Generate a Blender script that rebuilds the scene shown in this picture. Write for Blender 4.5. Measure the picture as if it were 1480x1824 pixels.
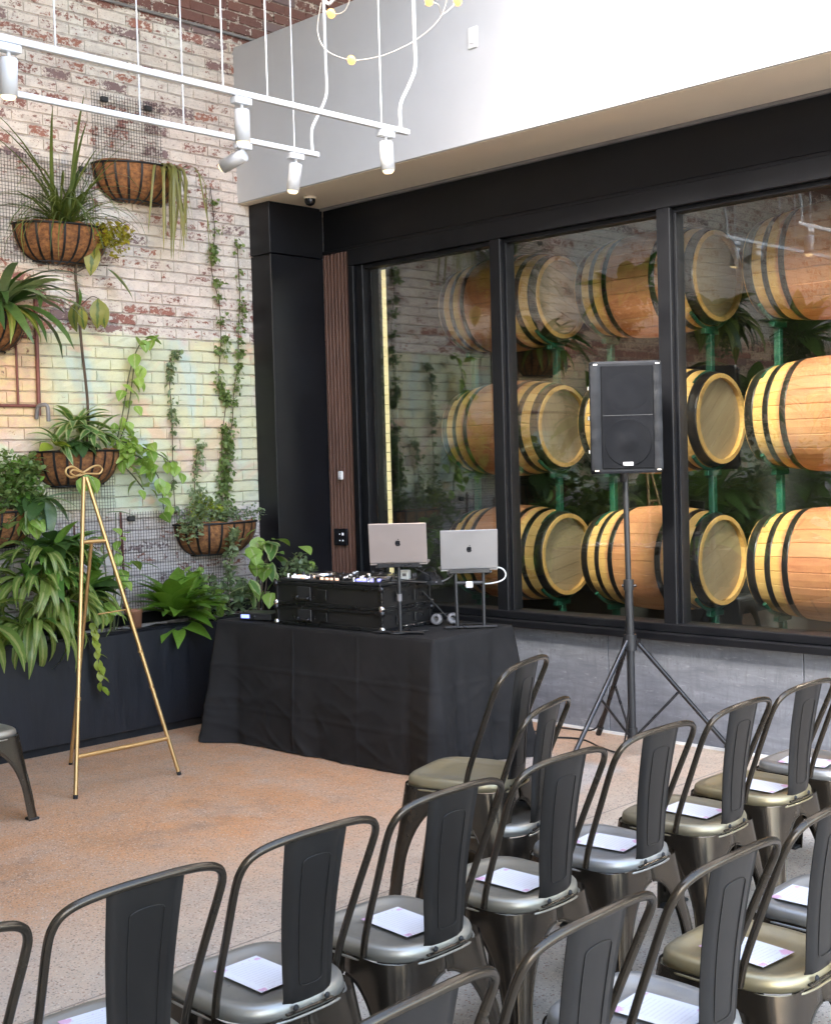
import bpy, math, random
from mathutils import Vector, Matrix
for o in list(bpy.data.objects):
    bpy.data.objects.remove(o)
S = bpy.context.scene
COL = S.collection
PI = math.pi
RNG = random.Random(11)
rad = math.radians
rot = lambda ax, d: Matrix.Rotation(rad(d), 4, ax)
# ---------------------------------------------------------------- camera
YAW, PIT, ROLL = rad(44.37), rad(2.28), rad(-1.57)
fw = Vector((-math.sin(YAW)*math.cos(PIT), math.cos(YAW)*math.cos(PIT), -math.sin(PIT)))
r0 = Vector((math.cos(YAW), math.sin(YAW), 0)); u0 = r0.cross(fw)
cR = r0*math.cos(ROLL) + u0*math.sin(ROLL); cU = -r0*math.sin(ROLL) + u0*math.cos(ROLL)
CAM = Vector((0, 0, 1.7))
cam = bpy.data.cameras.new('camera'); co = bpy.data.objects.new('camera', cam); COL.objects.link(co)
co.matrix_world = Matrix(((cR.x, cU.x, -fw.x, CAM.x), (cR.y, cU.y, -fw.y, CAM.y), (cR.z, cU.z, -fw.z, CAM.z), (0, 0, 0, 1)))
cam.sensor_fit = 'VERTICAL'; cam.sensor_height = 36; cam.lens = 36*2285/1824
cam.clip_start = .05; cam.clip_end = 300
S.camera = co
# ---------------------------------------------------------------- sky, sun, exposure
SUN_EL, SUN_AZ = rad(39.5), rad(163)
world = bpy.data.worlds.new('World'); S.world = world; world.use_nodes = True
wn = world.node_tree.nodes; wl = world.node_tree.links
sky = wn.new('ShaderNodeTexSky'); sky.sky_type = 'NISHITA'; sky.sun_disc = False
sky.sun_elevation = SUN_EL; sky.sun_rotation = SUN_AZ
sky.dust_density = 2.0; sky.ozone_density = .8; sky.air_density = 1.0
bg = wn['Background']; bg.inputs['Strength'].default_value = .15
wl.new(sky.outputs[0], bg.inputs[0])
sl = bpy.data.lights.new('sun', 'SUN'); sl.energy = .95; sl.angle = rad(10); sl.color = (1, .955, .88)
so = bpy.data.objects.new('sun', sl); COL.objects.link(so)
sd = Vector((math.sin(SUN_AZ)*math.cos(SUN_EL), math.cos(SUN_AZ)*math.cos(SUN_EL), math.sin(SUN_EL)))
so.rotation_euler = sd.to_track_quat('Z', 'Y').to_euler(); so.location = (0, -5, 12)
vs = S.view_settings; vs.view_transform = 'Standard'; vs.look = 'None'; vs.exposure = 3.55; vs.gamma = 1; vs.use_curve_mapping = False
S.cycles.max_bounces = 8; S.cycles.diffuse_bounces = 4; S.cycles.glossy_bounces = 4; S.cycles.transparent_max_bounces = 12
S.cycles.caustics_reflective = False; S.cycles.caustics_refractive = False
S.cycles.sample_clamp_indirect = 6
S.cycles.use_denoising = True

# ================================================================ helpers
class MB:
    """collects shapes; build() links them as one mesh object"""
    def __init__(s): s.v = []; s.f = []; s.sm = []
    def add(s, vs, fs, smooth=False, M=None):
        n = len(s.v)
        s.v += [tuple(M @ Vector(p)) if M is not None else tuple(p) for p in vs]
        s.f += [tuple(i+n for i in f) for f in fs]; s.sm += [smooth]*len(fs)
        return s
    def box(s, lo, hi, b=0, M=None):
        x0, y0, z0 = lo; x1, y1, z1 = hi
        if b <= 0:
            v = [(x, y, z) for z in (z0, z1) for y in (y0, y1) for x in (x0, x1)]
            f = [(0,2,3,1), (4,5,7,6), (0,1,5,4), (2,6,7,3), (0,4,6,2), (1,3,7,5)]
            return s.add(v, f, False, M)
        c = ((x0+x1)/2, (y0+y1)/2, (z0+z1)/2); h = ((x1-x0)/2, (y1-y0)/2, (z1-z0)/2)
        v = []; idx = {}
        for a in range(3):
            for sg in (-1, 1):
                for p in ((-1,-1), (1,-1), (1,1), (-1,1)):
                    q = [0, 0, 0]; q[a] = sg*h[a]
                    o1, o2 = (a+1) % 3, (a+2) % 3
                    q[o1] = p[0]*(h[o1]-b); q[o2] = p[1]*(h[o2]-b)
                    sig = [0, 0, 0]; sig[a] = sg; sig[o1] = p[0]; sig[o2] = p[1]
                    idx[(a, tuple(sig))] = len(v); v.append(tuple(c[i]+q[i] for i in range(3)))
        f = []
        for a in range(3):
            o1, o2 = (a+1) % 3, (a+2) % 3
            for sg in (-1, 1):
                q = []
                for p in ((-1,-1), (1,-1), (1,1), (-1,1)):
                    sig = [0,0,0]; sig[a] = sg; sig[o1] = p[0]; sig[o2] = p[1]; q.append(idx[(a, tuple(sig))])
                f.append(tuple(q) if sg > 0 else tuple(q[::-1]))
        for a in range(3):
            b2 = (a+1) % 3; c2 = (a+2) % 3
            for sa in (-1, 1):
                for sb in (-1, 1):
                    s1 = [0,0,0]; s1[a] = sa; s1[b2] = sb; s2 = s1[:]; s1[c2] = -1; s2[c2] = 1
                    q = (idx[(a, tuple(s1))], idx[(b2, tuple(s1))], idx[(b2, tuple(s2))], idx[(a, tuple(s2))])
                    f.append(q if sa*sb > 0 else q[::-1])
        for sx in (-1, 1):
            for sy in (-1, 1):
                for sz in (-1, 1):
                    t = (idx[(0, (sx,sy,sz))], idx[(1, (sx,sy,sz))], idx[(2, (sx,sy,sz))])
                    f.append(t if sx*sy*sz > 0 else t[::-1])
        return s.add(v, f, False, M)
    def tube(s, pts, r, n=8, closed=False, M=None, cap=True, smooth=True):
        pts = [Vector(p) for p in pts]; m = len(pts)
        rs = r if isinstance(r, (list, tuple)) else [r]*m
        v = []; up = None
        for i, p in enumerate(pts):
            a = pts[(i-1) % m] if (closed or i > 0) else p
            b = pts[(i+1) % m] if (closed or i < m-1) else p
            t = (b-a); t = t.normalized() if t.length > 1e-9 else Vector((0, 0, 1))
            if up is None:
                up = Vector((0, 0, 1)) if abs(t.z) < .9 else Vector((1, 0, 0))
            e1 = up - t*up.dot(t)
            e1 = e1.normalized() if e1.length > 1e-6 else t.orthogonal().normalized()
            up = e1; e2 = t.cross(e1)
            for k in range(n):
                an = 2*PI*k/n
                v.append(p + (e1*math.cos(an)+e2*math.sin(an))*rs[i])
        f = []
        for i in range(m if closed else m-1):
            j = (i+1) % m
            for k in range(n):
                f.append((i*n+k, i*n+(k+1) % n, j*n+(k+1) % n, j*n+k))
        s.add(v, f, smooth, M)
        if cap and not closed:
            s.add(v[:n], [tuple(range(n))[::-1]], False, M); s.add(v[-n:], [tuple(range(n))], False, M)
        return s
    def lathe(s, prof, n=24, M=None, smooth=True, a0=0, a1=2*PI):
        full = abs(a1-a0-2*PI) < 1e-6
        k = n if full else n+1
        v = [(r*math.cos(a0+(a1-a0)*i/n), r*math.sin(a0+(a1-a0)*i/n), z) for r, z in prof for i in range(k)]
        f = []
        for j in range(len(prof)-1):
            for i in range(n):
                i2 = (i+1) % k
                f.append((j*k+i, j*k+i2, (j+1)*k+i2, (j+1)*k+i))
        return s.add(v, f, smooth, M)
    def mesh(s, name, mat):
        me = bpy.data.meshes.new(name); me.from_pydata(s.v, [], s.f)
        me.polygons.foreach_set('use_smooth', s.sm)
        if mat: me.materials.append(mat)
        me.update(); return me
    def build(s, name, mat, parent=None, M=None):
        return ob(name, s.mesh(name, mat), parent, M)

def ob(name, data, parent=None, M=None):
    o = bpy.data.objects.new(name, data); COL.objects.link(o)
    if parent: o.parent = parent
    if M is not None: o.matrix_local = M
    return o
def tag(o, label=None, cat=None, group=None, kind=None):
    if label: o['label'] = label
    if cat: o['category'] = cat
    if group: o['group'] = group
    if kind: o['kind'] = kind
    return o
def thing(name, label, cat, loc=(0, 0, 0), rz=0, group=None):
    o = ob(name, None); o.location = loc; o.rotation_euler = (0, 0, rz); o.empty_display_size = .1
    return tag(o, label, cat, group)
KIDS = {}
def copy_tree(o, parent=None):
    c = o.copy(); COL.objects.link(c)
    if parent: c.parent = parent
    for ch in list(o.children): copy_tree(ch, c)
    return c
def smooth_path(pts, n=6, closed=False):
    """Catmull-Rom"""
    P = [Vector(p) for p in pts]; m = len(P); out = []
    rng = range(m if closed else m-1)
    for i in rng:
        g = (lambda k: P[k % m]) if closed else (lambda k: P[min(max(k, 0), m-1)])
        a, b, c, d = g(i-1), g(i), g(i+1), g(i+2)
        for k in range(n):
            t = k/n
            out.append(.5*((2*b)+(c-a)*t+(2*a-5*b+4*c-d)*t*t+(3*b-a-3*c+d)*t**3))
    if not closed: out.append(P[-1])
    return out

# ---------------------------------------------------------------- materials
class NT:
    def __init__(s, name):
        s.m = bpy.data.materials.new(name); s.m.use_nodes = True
        s.t = s.m.node_tree; s.n = s.t.nodes; s.b = s.n['Principled BSDF']
    def N(s, typ, **kw):
        n = s.n.new('ShaderNode'+typ)
        for k, v in kw.items(): setattr(n, k, v)
        return n
    def L(s, a, b): s.t.links.new(a, b)
    def setin(s, inp, v):
        if hasattr(v, 'is_output') or isinstance(v, bpy.types.NodeSocket): s.L(v, inp)
        else: inp.default_value = v
    def pos(s):
        return s.N('NewGeometry').outputs['Position']
    def obj(s):
        return s.N('TexCoord').outputs['Object']
    def noise(s, vec, scale, detail=5, rough=.6, dist=0):
        n = s.N('TexNoise'); n.inputs['Scale'].default_value = scale; n.inputs['Detail'].default_value = detail
        n.inputs['Roughness'].default_value = rough; n.inputs['Distortion'].default_value = dist
        s.L(vec, n.inputs['Vector']); return n.outputs['Fac']
    def scalev(s, vec, sc):
        n = s.N('Mapping'); n.inputs['Scale'].default_value = sc; s.L(vec, n.inputs['Vector']); return n.outputs[0]
    def math(s, op, a, b=0., clamp=False):
        n = s.N('Math', operation=op, use_clamp=clamp); s.setin(n.inputs[0], a); s.setin(n.inputs[1], b); return n.outputs[0]
    def mr(s, v, a, b, c=0., d=1., smooth=False):
        n = s.N('MapRange'); n.clamp = True
        if smooth: n.interpolation_type = 'SMOOTHSTEP'
        s.setin(n.inputs[0], v)
        for i, q in enumerate((a, b, c, d)): n.inputs[i+1].default_value = q
        return n.outputs[0]
    def mix(s, f, a, b, mode='MIX'):
        n = s.N('Mix', data_type='RGBA', blend_type=mode); s.setin(n.inputs[0], f)
        for i, q in ((6, a), (7, b)):
            if isinstance(q, (tuple, list)): n.inputs[i].default_value = (*q, 1) if len(q) == 3 else q
            else: s.L(q, n.inputs[i])
        return n.outputs[2]
    def xyz(s, v):
        n = s.N('SeparateXYZ'); s.L(v, n.inputs[0]); return n.outputs
    def rnd(s): return s.N('ObjectInfo').outputs['Random']
    def island(s): return s.N('NewGeometry').outputs['Random Per Island']
    def bump(s, h, strength=.3, dist=.01):
        n = s.N('Bump'); n.inputs['Strength'].default_value = strength; n.inputs['Distance'].default_value = dist
        s.L(h, n.inputs['Height']); s.L(n.outputs[0], s.b.inputs['Normal'])
    def out(s, col=None, rough=None, metal=None, **kw):
        if col is not None:
            if isinstance(col, (tuple, list)): s.b.inputs['Base Color'].default_value = (*col, 1)
            else: s.L(col, s.b.inputs['Base Color'])
        if rough is not None: s.setin(s.b.inputs['Roughness'], rough)
        if metal is not None: s.setin(s.b.inputs['Metallic'], metal)
        for k, v in kw.items(): s.setin(s.b.inputs[k], v)
        return s.m
def dim(c, k): return tuple(x*k for x in c)
def pm(name, c1, c2=None, scale=6, rough=.5, metal=0, bump=0, bscale=60, stretch=(1, 1, 1), rv=.1, lo=.35, hi=.65, **kw):
    t = NT(name); v = t.scalev(t.obj(), stretch)
    f = t.mr(t.noise(v, scale), lo, hi)
    col = t.mix(f, c1, c2 or dim(c1, .75))
    r = t.mr(t.noise(v, scale*2.3, 4), .3, .7, max(rough-rv, .02), min(rough+rv, 1))
    if bump: t.bump(t.noise(v, bscale, 4), bump, .004)
    return t.out(col, r, metal, **kw)
def emis(name, col, strength):
    t = NT(name); return t.out(col, .4, 0, **{'Emission Color': (*col, 1), 'Emission Strength': strength})

MAT = {}
def mat_brick(name, mortar=False):
    t = NT(name); p = t.pos(); x, y, z = t.xyz(p)
    # one random number per brick, from its course and column
    row = t.math('FLOOR', t.math('DIVIDE', t.math('SUBTRACT', z, Z0B), CH))
    off = t.math('MULTIPLY', t.math('MODULO', row, 2.), .5)
    colm = t.math('FLOOR', t.math('SUBTRACT', t.math('DIVIDE', t.math('SUBTRACT', y, Y0B), BL), off))
    cmb = t.N('CombineXYZ'); t.L(row, cmb.inputs[0]); t.L(colm, cmb.inputs[1])
    wnz = t.N('TexWhiteNoise', noise_dimensions='2D'); t.L(cmb.outputs[0], wnz.inputs['Vector'])
    r1 = wnz.outputs['Value']; rc = wnz.outputs['Color']; r2 = t.xyz(rc)[1]; r3 = t.xyz(rc)[2]
    big = t.noise(p, 1.3, 3); med = t.noise(t.scalev(p, (1, 1, 1.7)), 11, 6, .7, .8); fine = t.noise(t.scalev(p, (1, 1, 1.5)), 38, 8, .75, .5); grit = t.noise(p, 160, 3)
    # paints of the wall, band by band
    white = t.mix(t.mr(med, .35, .65), (.73, .68, .60), (.63, .575, .52))
    white = t.mix(t.mr(big, .42, .6), white, (.68, .58, .51))
    mint = t.mix(t.mr(t.noise(p, 2.2, 3), .4, .6), (.64, .625, .39), (.58, .615, .46))
    mint = t.mix(t.mr(r2, .5, .95, 0, .5), mint, (.70, .62, .38))
    blue = t.mr(t.noise(t.scalev(p, (1, 2.4, .9)), 1.7, 3, .5, .6), .57, .66)
    mint = t.mix(t.math('MULTIPLY', blue, .7), mint, (.50, .62, .58))
    peach = t.math('MULTIPLY', t.mr(t.noise(t.scalev(p, (1, 1, 2)), 2.0, 3, .55, .8), .55, .63), t.mr(r3, .15, .5))
    mint = t.mix(t.math('MULTIPLY', peach, .75), mint, (.70, .47, .32))
    pink = t.math('MULTIPLY', t.mr(t.noise(p, 2.6, 3), .56, .66), .6)
    mint = t.mix(pink, mint, (.66, .50, .46))
    zz = t.math('ADD', z, t.math('MULTIPLY', t.math('ADD', t.math('SUBTRACT', big, .5), t.math('MULTIPLY', t.math('SUBTRACT', med, .5), .9)), .16))
    inm = t.math('MULTIPLY', t.mr(zz, 1.38, 1.46), t.mr(zz, 2.60, 2.57))
    paint = t.mix(inm, white, mint)
    low = t.mr(zz, 1.42, 1.30)
    paint = t.mix(t.math('MULTIPLY', low, .8), paint, (.58, .52, .50))
    # left part of the wall carries orange and salmon paint
    sal = t.math('MULTIPLY', t.mr(y, 4.30, 4.12), t.math('MULTIPLY', t.mr(zz, 1.9, 2.0), t.mr(zz, 2.98, 2.9)))
    paint = t.mix(t.math('MULTIPLY', sal, .8), paint, t.mix(t.mr(med, .4, .6), (.66, .40, .26), (.70, .52, .26)))
    dirt = t.mr(t.noise(t.scalev(p, (1, 1, 2.2)), 5.5, 7, .72, .7), .46, .66, 0, .5)
    paint = t.mix(t.math('MULTIPLY', dirt, t.mr(inm, 0, 1, 1, .35)), paint, (.40, .345, .31))
    # exposed red brick: chips, more of them high up and in the band at 2.7 m
    red = t.mix(t.mr(fine, .3, .7), (.33, .135, .10), (.20, .085, .07))
    red = t.mix(t.mr(r2, .3, 1, 0, .7), red, (.40, .17, .11))
    red = t.mix(t.mr(zz, 4.70, 4.80, 0, .75), red, (.095, .038, .032))  # bricks above the conduit coloured darker to stand in for shade under the ceiling
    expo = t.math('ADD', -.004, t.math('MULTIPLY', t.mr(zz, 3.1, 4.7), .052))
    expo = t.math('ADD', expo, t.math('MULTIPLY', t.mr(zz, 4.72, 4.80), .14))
    band = t.math('MULTIPLY', t.mr(zz, 2.59, 2.62), t.mr(zz, 2.84, 2.74))
    expo = t.math('ADD', expo, t.math('MULTIPLY', band, .075))
    expo = t.math('ADD', expo, t.math('MULTIPLY', low, .0))
    expo = t.math('SUBTRACT', expo, t.math('MULTIPLY', inm, .09))
    expo = t.math('ADD', expo, t.math('MULTIPLY', sal, .05))
    expo = t.math('ADD', expo, t.math('MULTIPLY', t.math('SUBTRACT', r1, .5), .14))
    fu = t.math('FRACT', t.math('SUBTRACT', t.math('DIVIDE', t.math('SUBTRACT', y, Y0B), BL), off))
    fv = t.math('FRACT', t.math('DIVIDE', t.math('SUBTRACT', z, Z0B), CH))
    eu = t.mr(t.math('ABSOLUTE', t.math('SUBTRACT', fu, .5)), .38, .5); ev = t.mr(t.math('ABSOLUTE', t.math('SUBTRACT', fv, .5)), .26, .48)
    expo = t.math('SUBTRACT', expo, t.math('MULTIPLY', t.math('MAXIMUM', eu, ev), .075))     # paint clings round the joints
    cov = t.math('ADD', t.math('ADD', t.math('MULTIPLY', med, .45), t.math('MULTIPLY', fine, .55)), expo)
    mask = t.mr(cov, .555, .585)
    if mortar:
        mask = t.mr(cov, .575, .61)
        base = t.mix(t.mr(med, .35, .65, .2, .75), paint, (.17, .14, .125))
        col = t.mix(mask, base, (.20, .135, .11))
    else:
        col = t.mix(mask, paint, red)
        grey = t.mr(r1, .93, .95); grey = t.math('MULTIPLY', grey, t.math('MULTIPLY', mask, .7))
        col = t.mix(grey, col, (.17, .14, .15))
    col = t.mix(t.mr(grit, .5, .8, 0, .25), col, (.2, .17, .15))
    speck = t.math('MULTIPLY', t.mr(t.noise(t.scalev(p, (1, 1, 1.6)), 62, 5, .7, .6), .60, .64), t.mr(inm, 0, 1, .85, .12))
    col = t.mix(t.math('MULTIPLY', speck, t.mr(big, .35, .6, .3, 1)), col, (.17, .085, .07))
    h = t.math('SUBTRACT', t.math('ADD', t.math('MULTIPLY', fine, .6), t.math('MULTIPLY', grit, .25)), t.math('MULTIPLY', mask, .35))
    t.bump(h, .8, .007)
    return t.out(col, .75)
Z0B, CH, Y0B, BL = .60, .0762, -3.3, .213

def mat_floor():
    t = NT('aggregate_concrete'); p = t.pos(); x, y, z = t.xyz(p)
    v1 = t.N('TexVoronoi'); v1.inputs['Scale'].default_value = 95; t.L(p, v1.inputs['Vector'])
    v2 = t.N('TexVoronoi'); v2.inputs['Scale'].default_value = 170; t.L(p, v2.inputs['Vector'])
    h1 = t.xyz(v1.outputs['Color']); h2 = t.xyz(v2.outputs['Color'])
    big = t.noise(p, .9, 4); med = t.noise(p, 4, 6, .65)
    warm = t.math('ADD', t.mr(x, -3.2, -5.0, 0, 1), t.math('MULTIPLY', t.math('SUBTRACT', big, .5), 1.1), True)  # orange toward the brick wall: patchy concrete, plus warm lamplight put into the colour
    base = t.mix(warm, (.60, .53, .425), (.60, .315, .155))
    base = t.mix(t.mr(med, .4, .72, 0, .55), base, (.40, .36, .30))
    dark = t.mr(t.noise(p, 1.7, 7, .7, .5), .55, .70, 0, .4)
    base = t.mix(dark, base, (.14, .125, .11))
    # smoother grey patch beside the table
    ed = t.math('MULTIPLY', t.math('SUBTRACT', t.noise(p, 3, 5), .5), .22)
    pu = t.math('ADD', t.math('ADD', x, t.math('MULTIPLY', y, .15)), ed)
    pat = t.math('MULTIPLY', t.math('MULTIPLY', t.mr(pu, -4.0, -3.93), t.mr(pu, -3.15, -3.22)), t.math('MULTIPLY', t.mr(y, 4.9, 5.02), t.mr(y, 5.75, 5.65)))
    base = t.mix(t.math('MULTIPLY', pat, .75), base, (.50, .48, .45))
    cutx = t.mr(t.math('ABSOLUTE', t.math('SUBTRACT', t.math('ADD', x, t.math('MULTIPLY', ed, .02)), -3.62)), .006, .003)
    stone = t.mix(t.mr(h1[0], .2, .9), (.11, .085, .062), (.74, .66, .54))
    stone = t.mix(t.mr(h1[2], .75, .9, 0, .8), stone, (.34, .15, .08))
    near1 = t.math('MULTIPLY', t.mr(v1.outputs['Distance'], .48, .30), t.mr(h1[1], .35, .5))
    col = t.mix(t.math('MULTIPLY', near1, .85), base, stone)
    chip = t.mix(t.mr(h2[0], .1, .9), (.11, .085, .065), (.80, .73, .64))
    near2 = t.math('MULTIPLY', t.mr(v2.outputs['Distance'], .45, .28), t.mr(h2[1], .6, .65))
    col = t.mix(t.math('MULTIPLY', near2, .8), col, chip)
    crack = t.N('TexVoronoi', feature='DISTANCE_TO_EDGE'); crack.inputs['Scale'].default_value = .45
    dv = t.N('VectorMath', operation='ADD'); nz = t.N('TexNoise'); nz.inputs['Scale'].default_value = 2.2; nz.inputs['Detail'].default_value = 6
    t.L(p, nz.inputs['Vector']); t.L(p, dv.inputs[0]); t.L(nz.outputs['Color'], dv.inputs[1]); t.L(dv.outputs[0], crack.inputs['Vector'])
    ck = t.mr(crack.outputs['Distance'], .003, .0, 0, .3)
    col = t.mix(ck, col, (.1, .08, .07))
    col = t.mix(t.math('MULTIPLY', cutx, .6), col, (.08, .07, .06))
    st_ = t.mr(t.noise(t.scalev(p, (1, 1.4, 1)), 2.6, 7, .75, 1.2), .60, .72, 0, .35)
    col = t.mix(st_, col, (.24, .16, .11))
    t.bump(t.math('ADD', t.math('MULTIPLY', near1, .5), t.math('MULTIPLY', t.noise(p, 300, 2), .5)), .25, .003)
    r = t.mr(med, .3, .7, .34, .6)
    return t.out(col, r, 0, **{'Specular IOR Level': .5})

def mat_concrete():
    t = NT('board_marked_concrete'); p = t.pos(); x, y, z = t.xyz(p)
    v = t.scalev(p, (1, 1, 5)); v2 = t.scalev(p, (4.5, 1, 1))
    a = t.noise(v, 3, 7, .68, .5); b = t.noise(v2, 5, 7, .7, .4); c = t.noise(p, 38, 5, .7)
    col = t.mix(t.mr(a, .35, .68), (.13, .138, .16), (.22, .233, .258))
    col = t.mix(t.mr(b, .50, .68, 0, .7), col, (.12, .127, .145))
    pit = t.mr(t.math('ADD', t.math('MULTIPLY', c, .6), t.math('MULTIPLY', a, .4)), .57, .64)
    col = t.mix(t.math('MULTIPLY', pit, .6), col, (.085, .09, .10))
    lite = t.mr(t.noise(t.scalev(p, (1.4, 1, 6)), 7, 6, .7), .60, .7, 0, .6)
    col = t.mix(lite, col, (.34, .345, .36))
    t.bump(t.math('SUBTRACT', a, t.math('MULTIPLY', pit, .5)), .3, .006)
    return t.out(col, .62)

def mat_stave():
    t = NT('oak_stave'); p = t.obj(); x, y, z = t.xyz(p); r = t.rnd(); w = t.pos()
    g = t.noise(t.scalev(p, (.7, 14, 14)), 5, 6, .65, .4)
    oak = t.mix(t.mr(g, .3, .7), (.70, .40, .125), (.56, .285, .08))
    oak = t.mix(t.mr(r, 0, 1, 0, .5), oak, (.74, .50, .20))
    big = t.noise(w, 3, 4)
    ax = t.math('ABSOLUTE', x)
    edge = t.math('ADD', ax, t.math('MULTIPLY', t.math('SUBTRACT', t.noise(w, 9, 4), .5), .05))
    red = t.mix(t.mr(t.noise(t.scalev(w, (2, 9, 9)), 3, 6, .7, .3), .32, .68), (.54, .225, .10), (.38, .135, .065))
    red = t.mix(t.mr(r, .2, 1, 0, .45), red, (.56, .29, .14))
    f = t.math('MULTIPLY', t.mr(edge, .235, .215), t.mr(big, .3, .5, .72, 1))
    col = t.mix(f, oak, red)
    sp = t.N('VectorMath', operation='ADD'); t.L(w, sp.inputs[0]); cc = t.N('CombineXYZ'); cc.inputs[0].default_value = 3.1; t.L(cc.outputs[0], sp.inputs[1])
    drip = t.mr(t.noise(t.scalev(sp.outputs[0], (5, 1, 1.1)), 3, 6, .7, .8), .60, .70, 0, .6)
    col = t.mix(drip, col, (.17, .07, .04))
    col = t.mix(t.mr(t.noise(w, 46, 4, .7), .66, .72, 0, .6), col, (.20, .10, .05))
    t.bump(g, .12, .003)
    return t.out(col, .5)

def mat_leaf(name, c1, c2, stripe=None, sw=.35, rough=.42, edge=False):
    """blade colour; stripe colour along the midrib (or along the margins) as the plant's own variegation"""
    t = NT(name)
    r = t.math('FRACT', t.math('ADD', t.rnd(), t.island()))
    uv = t.xyz(t.N('UVMap').outputs[0])
    col = t.mix(r, c1, c2)
    col = t.mix(t.mr(t.noise(t.obj(), 18, 3), .35, .65, 0, .35), col, dim(c1, .7))
    if stripe:
        a = t.math('ABSOLUTE', t.math('SUBTRACT', uv[0], .5))
        a = t.math('ADD', a, t.math('MULTIPLY', t.math('SUBTRACT', t.noise(t.pos(), 55, 4), .5), .25))
        f = t.mr(a, sw-.04, sw+.04) if edge else t.mr(a, sw*.5+.03, sw*.5-.03)
        col = t.mix(t.math('MULTIPLY', f, .9), col, stripe)
    col = t.mix(t.mr(t.noise(t.pos(), 70, 3), .66, .74, 0, .6), col, (.16, .11, .03))
    m_ = t.out(col, rough, 0, **{'Specular IOR Level': .5})
    tl = t.N('BsdfTranslucent'); t.L(t.mix(1., col, (1.5, 1.6, .9), 'MULTIPLY'), tl.inputs[0])
    mx = t.N('MixShader'); mx.inputs[0].default_value = .3; t.L(t.b.outputs[0], mx.inputs[1]); t.L(tl.outputs[0], mx.inputs[2])
    t.L(mx.outputs[0], t.n['Material Output'].inputs[0]); return m_

def mat_glass():
    t = NT('window_glass'); t.n.remove(t.b)
    tr = t.N('BsdfTransparent'); tr.inputs[0].default_value = (.93, .96, .94, 1)
    gl = t.N('BsdfGlossy'); gl.inputs['Roughness'].default_value = 0; gl.inputs[0].default_value = (1, 1, 1, 1)
    lw = t.N('LayerWeight'); lw.inputs['Blend'].default_value = .5
    fr = t.math('ADD', .10, t.math('MULTIPLY', t.math('POWER', lw.outputs['Facing'], 5.), .92))   # Schlick, coated glass
    mx = t.N('MixShader'); t.L(fr, mx.inputs[0]); t.L(tr.outputs[0], mx.inputs[1]); t.L(gl.outputs[0], mx.inputs[2])
    t.L(mx.outputs[0], t.n['Material Output'].inputs[0]); return t.m

def mat_card():
    t = NT('printed_card'); p = t.obj(); x, y, z = t.xyz(p)
    col = (.80, .79, .80)
    ln = t.math('MULTIPLY', t.mr(t.math('SINE', t.math('MULTIPLY', y, 520.)), .35, .6), t.mr(t.math('ABSOLUTE', x), .048, .044))
    ln = t.math('MULTIPLY', ln, t.mr(t.math('ABSOLUTE', y), .078, .074))
    ln = t.math('MULTIPLY', ln, t.mr(t.noise(t.scalev(p, (260, 40, 1)), 1, 2), .40, .46))
    c = t.mix(t.math('MULTIPLY', ln, .22), col, (.42, .36, .40))
    def blot(cx, cy, r):
        d = t.math('SQRT', t.math('ADD', t.math('POWER', t.math('SUBTRACT', x, cx), 2.), t.math('POWER', t.math('SUBTRACT', y, cy), 2.)))
        d = t.math('ADD', d, t.math('MULTIPLY', t.math('SUBTRACT', t.noise(p, 90, 3), .5), .035))
        return t.mr(d, r, r-.005)
    for cx, cy, r in ((.054, -.081, .020), (-.056, .084, .020), (-.054, -.086, .012), (.058, .075, .010)):
        c = t.mix(t.math('MULTIPLY', blot(cx, cy, r), .7), c, (.70, .28, .46))
    v = t.N('TexVoronoi'); v.inputs['Scale'].default_value = 75; t.L(p, v.inputs['Vector'])
    d = t.math('MULTIPLY', t.mr(v.outputs['Distance'], .22, .15), t.mr(t.math('ABSOLUTE', y), .065, .08))
    c = t.mix(t.math('MULTIPLY', d, .6), c, (.55, .3, .55))
    return t.out(c, .6)

MAT['brick'] = mat_brick('painted_brick'); MAT['mortar'] = mat_brick('painted_mortar', True)
MAT['floor'] = mat_floor(); MAT['concrete'] = mat_concrete(); MAT['stave'] = mat_stave(); MAT['glass'] = mat_glass(); MAT['card'] = mat_card()
MAT['plaster'] = pm('white_plaster', (.545, .55, .56), (.52, .525, .535), 2.5, .7, bump=.05, bscale=90)
MAT['soffit'] = pm('warm_plaster', (.80, .69, .54), (.76, .65, .52), 1.4, .7)
MAT['ceil'] = pm('ceiling_paint', (.55, .53, .50), (.5, .48, .46), 2, .8)
MAT['farwall'] = pm('grey_render', (.55, .53, .50), (.48, .46, .44), 1.5, .85)
MAT['black_steel'] = pm('black_painted_steel', (.0042, .0045, .0065), (.003, .0032, .0045), 1.6, .42, bump=.05, bscale=30, **{'Specular IOR Level': .35})
MAT['frame'] = pm('charcoal_frame', (.0042, .0046, .0062), (.0032, .0035, .0048), 3, .5, **{'Specular IOR Level': .3})
MAT['planter'] = pm('weathered_black_board', (.0028, .0032, .0055), (.011, .012, .016), 2.2, .55, bump=.25, bscale=40, stretch=(1, 3, .6), lo=.45, hi=.8)
MAT['slat'] = pm('walnut_slat', (.17, .085, .058), (.09, .045, .033), 5, .5, stretch=(3, 3, .25), bump=.1)
MAT['slatback'] = pm('black_backing', (.008, .008, .009), None, 3, .8)
MAT['hoop'] = pm('hoop_steel', (.030, .030, .034), (.075, .055, .042), 7, .40, .7, rv=.12)
MAT['headwood'] = pm('barrel_head_oak', (.44, .33, .20), (.32, .225, .13), 6, .6, stretch=(1, 1, .12), bump=.1)
MAT['rack'] = pm('green_enamel', (.008, .075, .042), (.006, .05, .029), 5, .5)
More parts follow.
